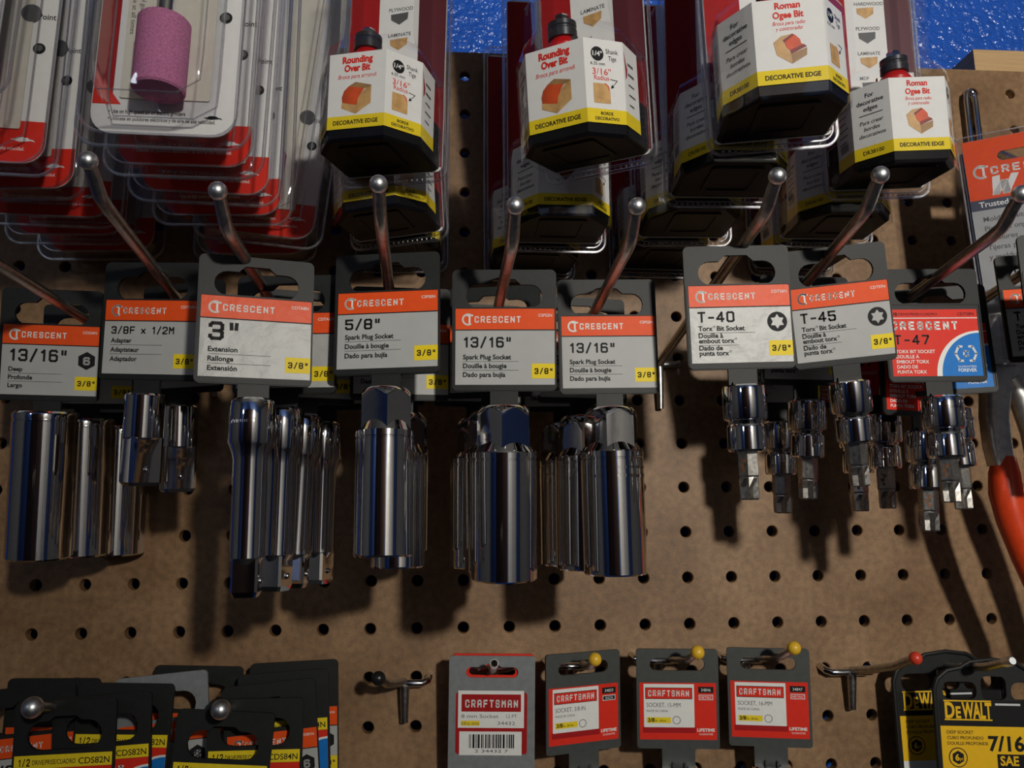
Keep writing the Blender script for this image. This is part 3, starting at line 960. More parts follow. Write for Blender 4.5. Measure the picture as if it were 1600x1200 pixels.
def round_block(b, cx, cz, k, y):
    """Rounded-over wood block: front end grain, glowing rounded face, top."""
    P = lambda pts: [(cx + p[0] * k, cz + p[1] * k) for p in pts]
    b.poly(P([(.0, -5.5), (5.2, -2.2), (5.2, 3.6), (3.6, 3.2), (1.6, 1.4), (.3, -1.2)]), y, TAN)
    b.poly(P([(-5.2, -3.2), (0, -5.5), (.3, -1.2), (-5, -1.2)]), y, TAN)
    arc = [(-5 + 0.1, -1.4), (-5.1, .4), (-4.4, 2.6), (-2.8, 4.1)]
    b.poly(P(arc + [(2.9, 3.0), (1.6, 1.4), (.6, -.6), (.3, -2.6)]), y - .05, EMBER)
    b.poly(P([(-2.8, 4.1), (-.4, 5.4), (5.2, 3.9), (5.2, 3.6), (2.9, 3.0)]), y - .06, TAND)

def ogee_block(b, cx, cz, k, y):
    P = lambda pts: [(cx + p[0] * k, cz + p[1] * k) for p in pts]
    b.poly(P([(-5.4, 2.6), (-3, 4.6), (.8, 5.2), (-2.4, 3.4)]), y, TAN)
    b.poly(P([(-5.4, 2.6), (-2.4, 3.2), (-1.4, .8), (0, -1.6), (.2, -5.2), (-4.6, -1.8)]), y, TAN)
    b.poly(P([(.2, -5.2), (0, -1.8), (5.2, 0), (5.0, -2.6)]), y, TAND)
    b.poly(P([(-2.4, 3.2), (.8, 5.2), (1.8, 4.6), (3.2, 3.0), (3.4, 1.6), (5.2, .4), (0, -1.8), (-.2, -.6), (-1.4, .8), (-1.6, 2.0)]), y - .05, EMBER)
    b.poly(P([(0, -1.8), (5.2, .4), (4.2, 1.2), (-.2, -.4)]), y - .08, EMBERD)
    b.poly(P([(-2.4, 3.2), (.8, 5.2), (1.5, 4.7), (-1.7, 2.5)]), y - .08, EMBERD)

def router_pack(label, pose, kind, group):
    t = thing('router_bit_pack', label, 'router bit pack', group, pose)
    # backing card
    b = MB()
    y = BK - .9
    b.plate(rrect(-25, 0, 25, 140, 3), BK - .8, BK - .2, WHITE)
    b.rect(-24.8, 2, 24.8, 41, y, BRICK)
    b.add([(-24.5, y - .06, 12), (-24.5, y - .06, 20), (-6, y - .06, 32), (-6, y - .06, 24)], [(0, 1, 2, 3)], LABELG)
    b.rect(-24.8, 41, -9.5, 139, y, DRED)
    b.poly([(-9.5, 46), (-6.4, 44.5), (-7.6, 52), (-5.6, 57), (-9.5, 63)], y - .05, WHITE)
    b.rect(11, 41, 24.8, 139, y, RED_SHADE)
    for k, word in enumerate(('MDF', 'LAMINATE', 'PLYWOOD', 'HARDWOOD')):
        z = 50 + k * 13
        b.txt(word, -4.5, z + 6.4, 1.7, INKG, y, bold=.01)
        b.poly([(-3.5, z + 5), (5.5, z + 5.4), (5.2, z + 2), (1, z - .6), (-3.3, z + 2.2)], y, TAN if k % 2 else INKG)
    b.build('backing_card', t)
    # black cup under the label
    b = MB()
    b.loft([octs(.90, .3), octs(.965, 1.4), octs(.985, 5.4), octs(.985, 20)], BLACKGL)
    rim = [[(x, yy, z) for x, yy in rrect(-12 + i, -21 + i, 12 - i, 6 - i, 2)] for i, z in ((0, .5), (.3, -.35), (2.2, -.35), (2.6, .1))]
    b.loft(rim, BLACKGL, False, True)
    b.build('black_cup', t)
    # printed sleeve wrapped round the facets
    b = MB()
    cut = lambda z: [(-24.2, 2.2, z), (-24.2, -13.8, z), (-13.1, -28, z), (13.1, -28, z), (24.2, -13.8, z), (24.2, 2.2, z)]
    b.loft([cut(5), cut(39)], WHITE, False, True)
    for w, half in (('main', 13.1), ('left', 9.0), ('right', 9.0), ('sideL', 8.0), ('sideR', 8.0)):
        facet(b, w)
        b.rect(-half, 5, half, 10.7, -.06, YELLOW)
    facet(b, 'main')
    b.txt('DECORATIVE EDGE', 0, 6.9, 1.75, INK, -.12, w=20.5, bold=.03, align='C')
    if kind == 'round':
        b.txt('Rounding', 0, 34.4, 2.8, RED, -.12, w=14, bold=.045, align='C')
        b.txt('Over Bit', 0, 30.6, 2.8, RED, -.12, w=12, bold=.045, align='C')
        b.txt('Broca para arrondi', 0, 27.4, 1.8, RED, -.12, w=17.5, align='C', slant=.2)
        round_block(b, 0, 18.5, 1.3, -.12)
    elif kind == 'roman':
        b.txt('Roman', 0, 35.0, 2.5, RED, -.12, w=9.5, bold=.03, align='C')
        b.txt('Ogee Bit', 0, 31.2, 2.5, RED, -.12, w=11.5, bold=.03, align='C')
        b.txt('Broca para radio', 0, 28.4, 1.5, RED, -.12, w=12, align='C', slant=.2)
        b.txt('y controradio', 0, 26.2, 1.5, RED, -.12, w=9.8, align='C', slant=.2)
        ogee_block(b, 0, 18.6, 1.15, -.12)
    else:
        b.txt('V-Groove', 0, 34, 2.5, RED, -.12, bold=.03, align='C')
        b.poly([(-6, 24), (6, 24), (0, 17.5)], -.12, EMBERD)
        b.poly([(-6.5, 27), (6.5, 27), (6.5, 24.2), (-6.5, 24.2)], -.12, TAN)
    facet(b, 'left')
    for k, l in enumerate(('For', 'decorative', 'edges')):
        b.txt(l, 0, 33.5 - k * 3.1, 2.0, INK, -.12, align='C', bold=.008)
    b.rect(-5.5, 25.2, 5.5, 25.55, -.12, INK)
    for k, l in enumerate(('Para crear', 'bordes', 'decorativos')):
        b.txt(l, 0, 21 - k * 3.0, 1.8, INK, -.12, align='C', slant=.2)
    b.txt('DR38100' if kind == 'roman' else 'DR34108', 0, 6.9, 1.8, INK, -.12, w=9.6, align='C', bold=.01)
    facet(b, 'right')
    b.poly(circ(-3, 33, 2.9, 24), -.12, INK)
    b.txt('1/4"', -3, 32.1, 1.9, WHITE, -.18, w=4.4, align='C', bold=.02)
    b.txt('Shank', 1.0, 33.4, 1.9, INK, -.12, w=5.6)
    b.txt('Tige', 2.0, 30.6, 1.9, INK, -.12, w=3.6)
    b.txt('6.35 mm', -3, 28.4, 1.3, INK, -.12, align='C')
    if kind != 'roman':
        b.txt('3/16"', -5.6, 24.6, 2.5, RED, -.12, w=8.4)
        b.txt('Radius', -5, 22.4, 1.9, RED, -.12, w=6.8)
    b.poly([(-5.6, 13), (2, 13), (2, 18), (1.4, 20), (-.2, 21), (-5.6, 21)], -.12, TAN)
    b.stroke([(1.6, 18.5), (1.2, 20), (-.2, 21.1)], .5, -.15, EMBER)
    b.stroke([(2.4, 23), (5.6, 22.6), (3, 19.8)], .28, -.12, INK)
    b.poly([(2.4, 19.2), (4.0, 19.8), (3.0, 20.9)], -.15, INK)
    b.txt('BORDE', 0, 8.3, 1.2, INK, -.12, align='C', bold=.03)
    b.txt('DECORATIVO', 0, 6.2, 1.2, INK, -.12, align='C', bold=.03)
    facet(b, 'sideR')
    b.poly([(-7.5, 36), (-5.5, 31), (-4.2, 29), (-4.8, 26), (-6.4, 24), (-6.2, 28)], -.12, DRED)
    for k, (w_, h_) in enumerate(((6, 2), (6.5, 2), (6, 1.3), (7, 1.3), (5, 1.3))):
        b.rect(-3.5, 31 - k * 4.2, -3.5 + w_, 31 - k * 4.2 + h_ * .5, -.12, INKG)
    facet(b, 'sideL')
    for k in range(6):
        b.rect(-5, 32 - k * 3, 4 - (k % 3), 32.6 - k * 3, -.12, INKG)
    for k in range(9):
        b.rect(-4.5 + k * .9, 12.5, -4.5 + k * .9 + .3 + .25 * (k % 2), 16.5, -.12, INK)
    b.M = Matrix()
    b.build('printed_sleeve', t)
    # cutter standing in the cup
    b = MB()
    c = (-2, -14)
    b.lathe([(3.2, 20), (3.2, 38), (7.2, 39), (7.2, 43.5), (5.2, 46.5), (4.6, 47)], REDBIT, 30, c)
    for s in (-1, 1):
        b.box(c[0] + s * 5 - 2.6, c[1] - .9 - s * 2.2, 39, c[0] + s * 5 + 2.6, c[1] + .9 - s * 2.2, 46, STEEL)
    o = b.build('router_bit', t)
    b = MB()
    b.lathe([(4, 46.5), (6.2, 47), (6.2, 50.2), (5.6, 50.8), (5.6, 51.4), (6.1, 51.8), (6.1, 53.6), (3.8, 54.2)], BEARING, 30, c)
    b.lathe([(3.3, 54), (3.3, 56.6), (2.6, 57.4)], CHROME, 6, c)
    b.build('guide_bearing', o)
    # clear shell: flange, blister, narrower upper dome
    b = MB()
    fl = rrect(-27, -4.5, 27, 146, 6, 6)
    b.poly(fl, BK - .1, CLEAR)
    b.loop([(x, BK - .1, z) for x, z in fl], .75, CLEARRIM)
    inner = rrect(-25, -2.3, 25, 143, 5, 6)
    b.loop([(x, BK - .9, z) for x, z in inner], .45, CLEARRIM)
    for k in range(17):
        b.ball((-21 + k * 2.6, BK - .9, -3.4), .55, CLEARRIM, 8, 6)
    up = lambda k, z: [(x * k, BK if y > 0 else y * .78, z) for x, y in OCT]
    b.loft([octs(1.02, -.9), octs(1.035, .2), octs(1.035, 40.5), octs(1.0, 43), up(.78, 50), up(.74, 56), up(.74, 118), up(.6, 124)], CLEAR, False, True, True)
    b.build('clear_shell', t)
    return t

gR = 'clear router bit packs hanging in the top row'
r1 = router_pack('front rounding over bit pack, left one of the two with clear labels', (189.0, -111.2, 218.3, -18, 2.8, 2.2), 'round', gR)
dup(r1, 'second rounding over bit pack, upside of a hook ball, below the left front pack', (189.5, -62, 206.5, -16, 1, -3))
dup(r1, 'rearmost rounding over bit pack on the left router hook, only its yellow strip showing', (191, -15.5, 207, -3, 0, 0))
r2 = router_pack('front rounding over bit pack, tilted, right one with worn label', (280.4, -134.0, 213.3, -34, 9, 1.8), 'round', gR)
vg = router_pack('pack with brown wedge picture hanging behind the right rounding over pack', (276, -68, 202.5, 0, 1, 0), 'vee', gR)
dup(vg, 'rearmost pack of that hook, its left edge showing beside the ball-tipped hook', (268, -17, 202, 3, 0, 0))
r3 = router_pack('front roman ogee bit pack, nearest and largest, with wrinkled left label face', (356.1, -159.5, 216.5, -11, 3.8, -1.6), 'roman', gR)
dup(r3, 'second roman ogee bit pack, its black cup right below the front one', (350.5, -111, 211.5, -4, 1, 1))
dup(r3, 'third roman ogee bit pack, yellow strip above a hook ball', (346, -63, 209, -2, 0, 0))
dup(r3, 'rearmost roman ogee bit pack of the left ogee hook, in shadow', (343, -16, 206, 2, 0, 0))
r4 = router_pack('front roman ogee bit pack at right, before the blue wall', (434.2, -105.8, 218.8, -1.5, 6.1, -2.8), 'roman', gR)
dup(r4, 'second roman ogee bit pack directly below the right front one', (427, -60, 210.5, -3, 1, 1))
dup(r4, 'rearmost roman ogee bit pack at right, white left face beside a hook ball', (429, -15.5, 208, 3, 0, 0))

# ------------------------------------------------------------------ mounted grinding stone clamshells
def tool_icon(b, x, z, k, m, y):
    b.poly([(x - 5 * k, z), (x - 2.6 * k, z + .5 * k), (x - 2.4 * k, z + 1 * k), (x - .6 * k, z + 1.2 * k), (x + 2 * k, z + .9 * k), (x + 2.4 * k, z + .4 * k), (x + 4.2 * k, z), (x + 5 * k, z - .9 * k), (x + 3.4 * k, z - .4 * k), (x + 2.2 * k, z - .6 * k), (x - 1 * k, z - 1 * k), (x - 2.4 * k, z - .7 * k)], y, m)

def stone_pack(label, pose, red, group):
    t = thing('grinding_stone_pack', label, 'grinding stone pack', group, pose)
    b = MB()
    b.plate(rrect(-28.5, 5, 28.5, 165, 9, 6), -.8, -.2, WHITE)
    y = -.9
    if red:
        b.poly(rrect(-28.4, 5.1, 28.4, 24, 8.9, 6, (1, 1, 0, 0)), y, RED)
    else:
        b.rect(-28.2, 21.5, -20.5, 120, y, DRED)
        b.poly([(-28.2, 17.5), (-17, 17.5), (-28.2, 32)], y - .03, RED)
    ic, tx = (WHITE, WHITE) if red else (INK, INK)
    b.txt('• Use on high speed air or electric grinders', -21.5, 13.6, 1.75, tx, y - .06, w=30, bold=.012)
    b.txt('• Utilícese en pulidores eléctricos y de aire de alta velocidad.', -21.5, 10.6, 1.6, tx, y - .06, w=42, bold=.006)
    tool_icon(b, 19.5, 13.2 if not red else 15.5, .75 if not red else 1.0, ic, y - .06)
    b.txt('Mounted Point', 27, 72, 2.6, INK, y, w=21, align='R', bold=.012)
    b.poly(circ(21.5, 58, 2.6, 20), y, INK)
    b.poly(circ(21.5, 58.3, 1.5, 16), y - .05, INKG)
    b.build('backing_card', t)
    # printed slip behind the stone
    b = MB()
    b.plate(rrect(-17.5, 20, 18, 160, 1), -1.7, -1.2, CREAM)
    b.M = Matrix.Translation((-12.5, -1.8, 68)) @ Matrix.Rotation(math.radians(90), 4, 'Y')
    b.txt('Tool guards must be used at', 0, 0, 1.9, INKG, 0, w=32)
    b.txt('place at all times', 0, -3.4, 1.9, INKG, 0, w=20)
    b.M = Matrix()
    b.poly(circ(-9.5, 74, 4.6, 24), -1.8, INK)
    b.poly(circ(22 - 5, 74, 4.2, 24), -1.8, INKG)
    b.stroke(circ(-1.5, 77, 6, 24) + [circ(-1.5, 77, 6, 24)[0]], .35, -1.8, INK)
    b.M = Matrix.Translation((2.2, -1.85, 80)) @ Matrix.Rotation(math.radians(90), 4, 'Y')
    b.txt('100% MAX RPM', 0, -2, 1.8, INK, 0, w=12, bold=.02)
    b.M = Matrix()
    b.build('printed_slip', t)
    b = MB()
    b.lathe([(6, 17.6), (9.2, 16.8), (9.9, 17.6), (9.9, 46.2), (9.3, 47), (2, 47.3)], PINK, 40, (2, -13))
    o = b.build('grinding_stone', t)
    b = MB()
    b.lathe([(3.1, 46), (3.1, 110), (2.6, 111)], CHROME, 20, (2, -13))
    b.lathe([(4.0, 47), (4.0, 49), (3.2, 49.5)], CHROME, 20, (2, -13))
    b.build('shank', o)
    b = MB()
    fl = rrect(-34, 0, 34, 175, 9, 6)
    b.poly(fl, -.1, CLEAR)
    b.loop([(x, -.1, z) for x, z in fl], .8, CLEARRIM)
    tr = rrect(-30.5, 2.6, 30.5, 172, 10, 6)
    b.loop([(x, -6.5, z) for x, z in tr], .55, CLEARRIM)
    b.loft([[(x, -.2, z) for x, z in rrect(-32.3, 1.3, 32.3, 173, 10, 6)], [(x, -6.5, z) for x, z in tr]], CLEAR, False, True, True)
    a = [(-17, 9.5), (14, 9.5), (22.5, 15), (23, 26), (23, 168), (-20, 168), (-20, 26), (-19.5, 17)]
    cx, cz = 1.5, 80
    ins = lambda k, yy: [((x - cx) * k + cx, yy, (z - cz) * (1 - (1 - k) * .28) + cz) for x, z in a]
    b.loft([ins(1.0, -6.4), ins(.97, -22), ins(.93, -25.4), ins(.85, -26.4)], CLEAR, False, True, True)
    b.loop(ins(1.0, -6.6), .4, CLEARRIM)
    b.loop(ins(.95, -25), .35, CLEARRIM)
    b.build('clear_shell', t)
    return t

gS2, gS1 = 'grinding stone packs on the second hook from left', 'grinding stone packs on the far left hook'
s2 = stone_pack('front grinding stone pack with pink cylinder and white bottom text', (105.6, -149, 205.4, 0, 0, 1.0), False, gS2)
sred = stone_pack('second grinding stone pack, right behind the pink stone in front', (105.5, -123.5, 204.5, -2, 0, 1.5), True, gS2)
for lab, pose in (('third grinding stone pack back from the pink stone in front', (106.5, -97, 203.6, 2, 0, 1)),
                  ('fourth grinding stone pack back from the pink stone, red corner near a hook ball', (107.5, -71, 203.2, -2, 0, 0)),
                  ('rearmost grinding stone pack of the pink stone hook, against the pegboard', (110.0, -13, 203.4, 0, 0, -1)),
                  ('grinding stone pack leaning right, Mounted Point lettering beside the left router pack', (117.5, -43, 204, 0, 0, 6))):
    dup(sred, lab, pose, gS2)
for lab, pose in (('nearest grinding stone pack cut by the left edge, hanging highest', (14.0, -158, 222, 4, 0, 2)),
                  ('second grinding stone pack at the left edge, red bottom band in view', (20.6, -128, 202.5, 3, 0, 1)),
                  ('third grinding stone pack at the left edge, red band just beneath the second', (20.9, -99, 202.8, -3, 0, 0)),
                  ('fourth grinding stone pack at the left edge, behind a hook ball', (24, -70, 201.5, 4, 0, 0)),
                  ('fifth grinding stone pack at the left edge, deep in shadow', (22, -43, 202, -4, 0, 1)),
                  ('rearmost grinding stone pack at the left edge, against the pegboard', (26, -15, 203, 0, 0, -1))):
    dup(sred, lab, pose, gS1)

# ------------------------------------------------------------------ big orange carded tool at the right edge
def wi_pack():
    t = thing('carded_hand_tool', 'large orange and grey carded hand tool pack cut by the right edge', 'tool pack', None, (505.5, -58, 264, -26, 0, -2))
    b = MB()
    sl = [(x, z) for x, z in rrect(16, -14.2, 52, -8.6, 2.7)]
    b.plate(rrect(0, -120, 92, 0, 2), -.6, 0, SILVER, [sl])
    y = -.7
    P = [(.1, -35), (91.9, -35), (91.9, -.1), (.1, -.1)]
    b.plate(P, y, -.55, ORANGE, [sl])
    ring_logo(b, 7.5, -19, 3.5, WHITE, y - .06)
    b.blk('CRESCENT', 12, -21.4, 4.8, WHITE, y - .06, w=40, t=1.55)
    b.blk('WISS', 9.5, -34, 12.4, WHITE, y - .06, w=66, t=1.7, slant=.22)
    b.rect(.1, -41, 91.9, -35, y, NAVY)
    b.txt('Trusted in the Trades', 4, -39.3, 3.0, WHITE, y - .06, bold=.02)
    for k, l in enumerate(('Molding Miter Snips', 'Pinces à onglets', 'moulures', 'Tijeras para ingletes', 'y molduras')):
        b.txt(l, 5, -47.6 - k * 5.4, 2.7, INKG, y, bold=.012)
    b.txt('F-12', 10, -78, 4, INK, y, bold=.02)
    b.build('printed_card', t)
    b = MB()
    b.plate(rrect(-2.5, -124, 95, 2.5, 3), -1.6, -1.5, CLEAR, [sl])
    b.loop([(x, -1.5, z) for x, z in rrect(-2.5, -124, 95, 2.5, 3)], .5, CLEARRIM)
    b.build('clear_sleeve', t)
    b = MB()
    b.box(-1, .2, -122, 10, 22, -6, NAVY)
    b.build('card_spine', t)
    return t
wi_pack()

def loop_hook():
    t = thing('double_peg_hook', 'steel double-wire hook through the orange tool pack at top right', 'hook', None, (556, 0, 330))
    b = MB()
    b.tube([(0, 4, -51), (0, -3.5, -49), (0, -4.8, -44), (0, -4.8, -8), (-.6, -4.8, -3.6), (-3, -4.8, -1.4), (-5.4, -4.8, -3.6), (-6, -4.8, -8), (-6, -4.8, -44), (-6, -3.5, -49), (-6, 4, -51)], 1.7, CHROME)
    b.tube([(-3, -4.8, -1.4), (-3, 8, 0)], 1.6, WIRE)
    b.build('wire_back', t)
    b = MB()
    b.tube([(0, -4.6, -38), (0, -25, -56), (-4, -48, -74), (-10, -66, -80), (-13, -82, -78), (-12, -96, -70), (-10, -104, -60), (-9, -108, -48)], 2.6, WIRE)
    b.build('wire_arm', t)
    return t
loop_hook()

# ------------------------------------------------------------------ pliers with red grips
def pliers():
    t = thing('pliers', 'steel pliers with bright red dipped handles at the right edge', 'pliers', None, (507, -58, 100))
    b = MB()
    b.loft([[(x, y, z) for x, y in rrect(-w + dx, -5, w + dx, 5, 2.5)] for w, dx, z in ((3, 6, 64), (8, 6, 56), (13, 6, 40), (12, 6, 30), (7, 2, 22), (6.4, 0, 10), (6.2, 0, -5), (5.5, 1, -16))], PLIER, smooth=True)
    b.tube([(10, 0, 30), (16, 0, 20), (20, 0, 2), (21, 0, -14)], [6, 6, 5.6, 5.2], PLIER, 14)
    b.lathe([(5.5, 36), (5.5, 37)], PLIER, 18, (6, -5))
    b.build('steel_head', t)
    for pts in ([(3, 0, -12), (1.5, -1, -20), (1.0, -1, -30), (3, -1, -44), (8, -1, -62), (15, -1, -82), (21, 0, -100), (24, 0, -106)],
                [(20, 0, -10), (24, -1, -20), (28, -1, -34), (34, -1, -54), (40, -1, -78), (44, 0, -100), (45, 0, -106)]):
        b = MB()
        b.tube(pts, [5.6, 7.4, 8.0, 7.6, 7.0, 6.6, 6.2, 3.5], REDGRIP, 18)
        b.build('handle_grip', t)
    return t
pliers()

# ------------------------------------------------------------------ small hooks of the bottom row
def small_hook(label, x, z, arm, tipm, tip_r, kind, group='small hooks of the bottom row', leg=20, bar=13, ax=None):
    """arm: end point of the forward wire relative to the bar centre (board axes)."""
    t = thing('small_peg_hook', label, 'hook', group, (x, 0, z))
    b = MB()
    b.tube([(-bar, 7, 2.6), (-bar, -1, 2.6), (-bar + 1, -4.6, 1), (-bar + 4, -6, 0), (bar - 4, -6, 0), (bar - 1, -4.6, 1), (bar, -1, 2.6), (bar, 7, 2.6)], 2.0, WIRE if kind != 'chrome' else CHROME)
    b.tube([(0, -6.5, -1), (0, -6, -6), (0, -4.2, -leg)], [2.5, 2.4, 1.9], WIRE)
    b.build('back_bracket', t)
    b = MB()
    e = Vector(arm)
    s0 = Vector((arm[0] * .05 if ax is None else ax, -6, 1))
    p = [s0, s0.lerp(e, .3) - Vector((0, 0, 1.5)), s0.lerp(e, .7) - Vector((0, 0, 2)), s0.lerp(e, .86) - Vector((0, 0, .8)), e]
    b.tube(p, 2.1, WIRE)
    b.build('wire_arm', t)
    b = MB()
    d = (p[-1] - p[-2]).normalized()
    if tip_r > 3:
        b.ball(e + d * 1.0, tip_r, tipm)
    else:
        b.tube([e - d * 5, e - d * .5, e + d * 1.2], [tip_r, tip_r, tip_r * .7], tipm)
    b.build('tip', t)
    return t
small_hook('lower left hook with round silver tip through black tags', 38.1, -31, (1, -72, 9), BALL, 4.6, 'wire')
small_hook('second lower hook with round silver tip, right of the first', 114.3, -34, (4, -66, 8), BALL, 4.4, 'wire')
small_hook('empty small hook with black ball tip on bare pegboard', 197.5, -27.5, (-11, -36, 8), BLKVINYL, 3.6, 'chrome')
small_hook('small hook with plain steel tip in the grey barcode tag', 243.5, -21.0, (0, -44, 9), CHROME, 2.2, 'wire')
small_hook('yellow-tipped small hook holding the left socket tag', 286.5, -20.5, (6.5, -48, 10), YELVINYL, 3.3, 'chrome', ax=7)
small_hook('yellow-tipped small hook holding the middle socket tag', 335.0, -18.5, (8.5, -52, 11), YELVINYL, 3.4, 'chrome', ax=7.5)
small_hook('yellow-tipped small hook holding the right socket tag', 384.0, -19, (9.0, -51, 12.5), YELVINYL, 3.4, 'chrome', ax=8)
small_hook('empty small hook with red tip on bare pegboard at lower right', 444, -26.5, (8, -57, 15), REDVINYL, 3.2, 'chrome', bar=15)
small_hook('plain steel hook through the black and yellow tag at lower right', 495, -25, (-3, -72, 14), BALL, 2.4, 'wire')

# ------------------------------------------------------------------ lower left black tags
def old_card(label, pose, group, m=BLACKPL, new=False, code='CDS82N', drive='1/2'):
    t = thing('socket_tag', label, 'socket tag', group, pose)
    h = hanger(t, m, tall=True)
    if new:
        l = crescent_label(h, '1/2"', ['Deep', 'Profonde', 'Largo'], code, 'hex', size_w=15)
    else:
        l = old_label(h, code, drive)
    l.location.z = -6.2 * S if not new else -6.0 * S
    bit_tool = deep_socket(t, 12, 55)
    return t
g1, g2 = 'black socket tags on the lower left hook', 'black socket tags on the second lower hook'
h1 = old_card('front black socket tag at lower left corner around a silver hook tip', (45.5, -55, -26.6, 0, 0, -1.5), g1)
dup(h1, 'second black tag at lower left, its right side past the front one', (57.9, -46, -26.4, 0, 0, -3))
dup(h1, 'third black tag at lower left, yellow code strip at its right end', (65.1, -37, -23.1, 0, 0, 2))
n1 = old_card('fourth tag at lower left, grey top edge tilted up to the right', (14.9, -28, -25.2, 0, 0, -5), g1, new=True, code='CDS80N')
dup(n1, 'rearmost black tag at lower left corner against the pegboard', (22.2, -18, -23.4, 0, 0, 1))
h2 = old_card('front black tag on second lower hook, yellow strip in its window', (116.4, -50, -34.2, 0, 0, 4), g2, code='CDS84N')
dup(h2, 'second black tag on second lower hook, code strip right of the front one', (128.4, -42, -30.5, 0, 0, 0))
n2 = old_card('third tag on second lower hook, orange header peeking out at right', (132.5, -34, -24.7, 0, 0, -5), g2, new=True, code='CDS81N')
dup(h2, 'fourth tag on second lower hook, red and blue label sliver at right', (137.4, -25, -21.3, 0, 0, -3))
dup(n2, 'rearmost tag on second lower hook, orange and grey label at far right', (140.7, -15, -17.9, 0, 0, -2))
g3 = old_card('tilted grey tag between the two lower left stacks', (77.1, -24, -21.4, 0, 0, -5), 'loose tags between the lower left hooks', GREYPL, new=True, code='CDS79N')
dup(n2, 'black tag lying behind the tilted grey one at lower left', (91.3, -12, -19.7, 0, 0, 2), 'loose tags between the lower left hooks')

# ------------------------------------------------------------------ red-label socket tags on small hooks
def craft_card(label, pose, lines, code, unit, group, dark=True):
    t = thing('carded_socket', label, 'socket', group, pose)
    m = mat('charcoal_card', (0.050, 0.054, 0.052), 0.5, var=0.1, bump=.05, bscale=900)
    b = MB()
    w = 21.2
    sl = [(x, z) for x, z in slot(28.5, 6.4, 10, .8, 0)]
    b.plate(rrect(-w, -45.6, w, 4.6, 1.6), 0, 1.5, m, [sl])
    b.plate([(-8.5, -56), (8.5, -56), (8.5, -45), (-8.5, -45)], .2, 1.5, m)
    for x in (-3, 3):
        b.tube([(x, -.6, -52.5), (x, -.8, -56.5)], .6, m, 8)
    h = b.build('hang_tag', t)
    b = MB()
    X0, X1, ZT, ZB = -19.8, 19.8, -12.4, -41
    b.plate([(X0, ZB), (X1, ZB), (X1, ZT), (X0, ZT)], -.12, .02, RED)
    y = -.2
    b.rect(X0 + 1.6, ZB + 3.4, X0 + 28.8, ZB + 6.6, y, DRED)
    b.rect(X0 + 2.2, ZB + 6.2, X0 + 28.2, ZT - .6, y - .05, WHITE)
    b.rect(X0 + 3, ZT - 8.2, X0 + 27.2, ZT - 2.4, y - .1, INK)
    b.rect(X0 + 3.3, ZT - 7.9, X0 + 26.9, ZT - 2.7, y - .13, RED)
    b.blk('CRAFTSMAN', X0 + 4.5, ZT - 7.0, 3.4, WHITE, y - .18, w=21, t=1.5, gap=2)
    b.txt(lines[0], X0 + 3.6, ZT - 12.2, 2.1, INKG, y - .1, w=17.5)
    b.txt(lines[1], X0 + 3.6, ZT - 14.8, 1.2, INKG, y - .1, w=11)
    b.rect(X0 + 3.6, ZT - 20.3, X0 + 16, ZT - 17.4, y - .1, YELLOW)
    b.txt('3/8', X0 + 4.2, ZT - 19.7, 1.9, INK, y - .15, bold=.03)
    b.txt('in. drive', X0 + 8, ZT - 19.6, 1.2, INK, y - .15)
    b.stroke(circ(X0 + 19, ZT - 18.8, 1.9, 20) + [circ(X0 + 19, ZT - 18.8, 1.9, 20)[0]], .3, y - .1, INKG)
    b.rect(X1 - 9.2, ZT - 5.0, X1 - 1.4, ZT - 1.9, y, INK)
    b.txt(code, X1 - 5.3, ZT - 4.2, 1.4, WHITE, y - .06, align='C')
    b.rect(X1 - 9.0, ZT - 8.6, X1 - 1.6, ZT - 5.9, y, LABELG)
    b.rect(X1 - 8.6, ZT - 8.2, X1 - 2.0, ZT - 6.3, y - .05, RED if unit == 'METRIC' else INK)
    b.txt(unit, X1 - 5.3, ZT - 7.9, 1.2, WHITE, y - .1, align='C')
    b.txt('LIFETIME', X1 - 5.6, ZB + 4.2, 1.5, WHITE, y, w=9, align='C', bold=.03)
    b.txt('GUARANTEE', X1 - 5.6, ZB + 2.4, .9, WHITE, y, w=7, align='C')
    b.build('printed_label', h)
    b = MB()
    z = -54.5
    b.lathe([(5, z - 4), (5, z), (9.2, z), (10, z - .9), (10, z - 12), (9.4, z - 13), (10.4, z - 15), (10.4, z - 26), (9.4, z - 26.6)], CHROME, 40, (0, .8))
    b.build('short_socket', t)
    return t
gK = 'charcoal socket tags with red labels'
craft_card('charcoal tag with red label reading 3/8-in socket, left of the three', (291.5, -21.5, -15.5, 15, 3.9, -0.9), ('SOCKET, 3/8-IN.', 'MADE IN CHINA'), '34833', 'INCH', gK)
craft_card('charcoal tag with red label reading 15-mm socket, middle of the three', (339.5, -29.4, -13.6, -5.9, 5.2, 0.5), ('SOCKET, 15-MM', 'MADE IN CHINA'), '34846', 'METRIC', gK)
craft_card('charcoal tag with red label reading 16-mm socket, right of the three', (389.1, -26.5, -14.5, -11.2, 4.4, 0.6), ('SOCKET, 16-MM', 'MADE IN CHINA'), '34847', 'METRIC', gK)

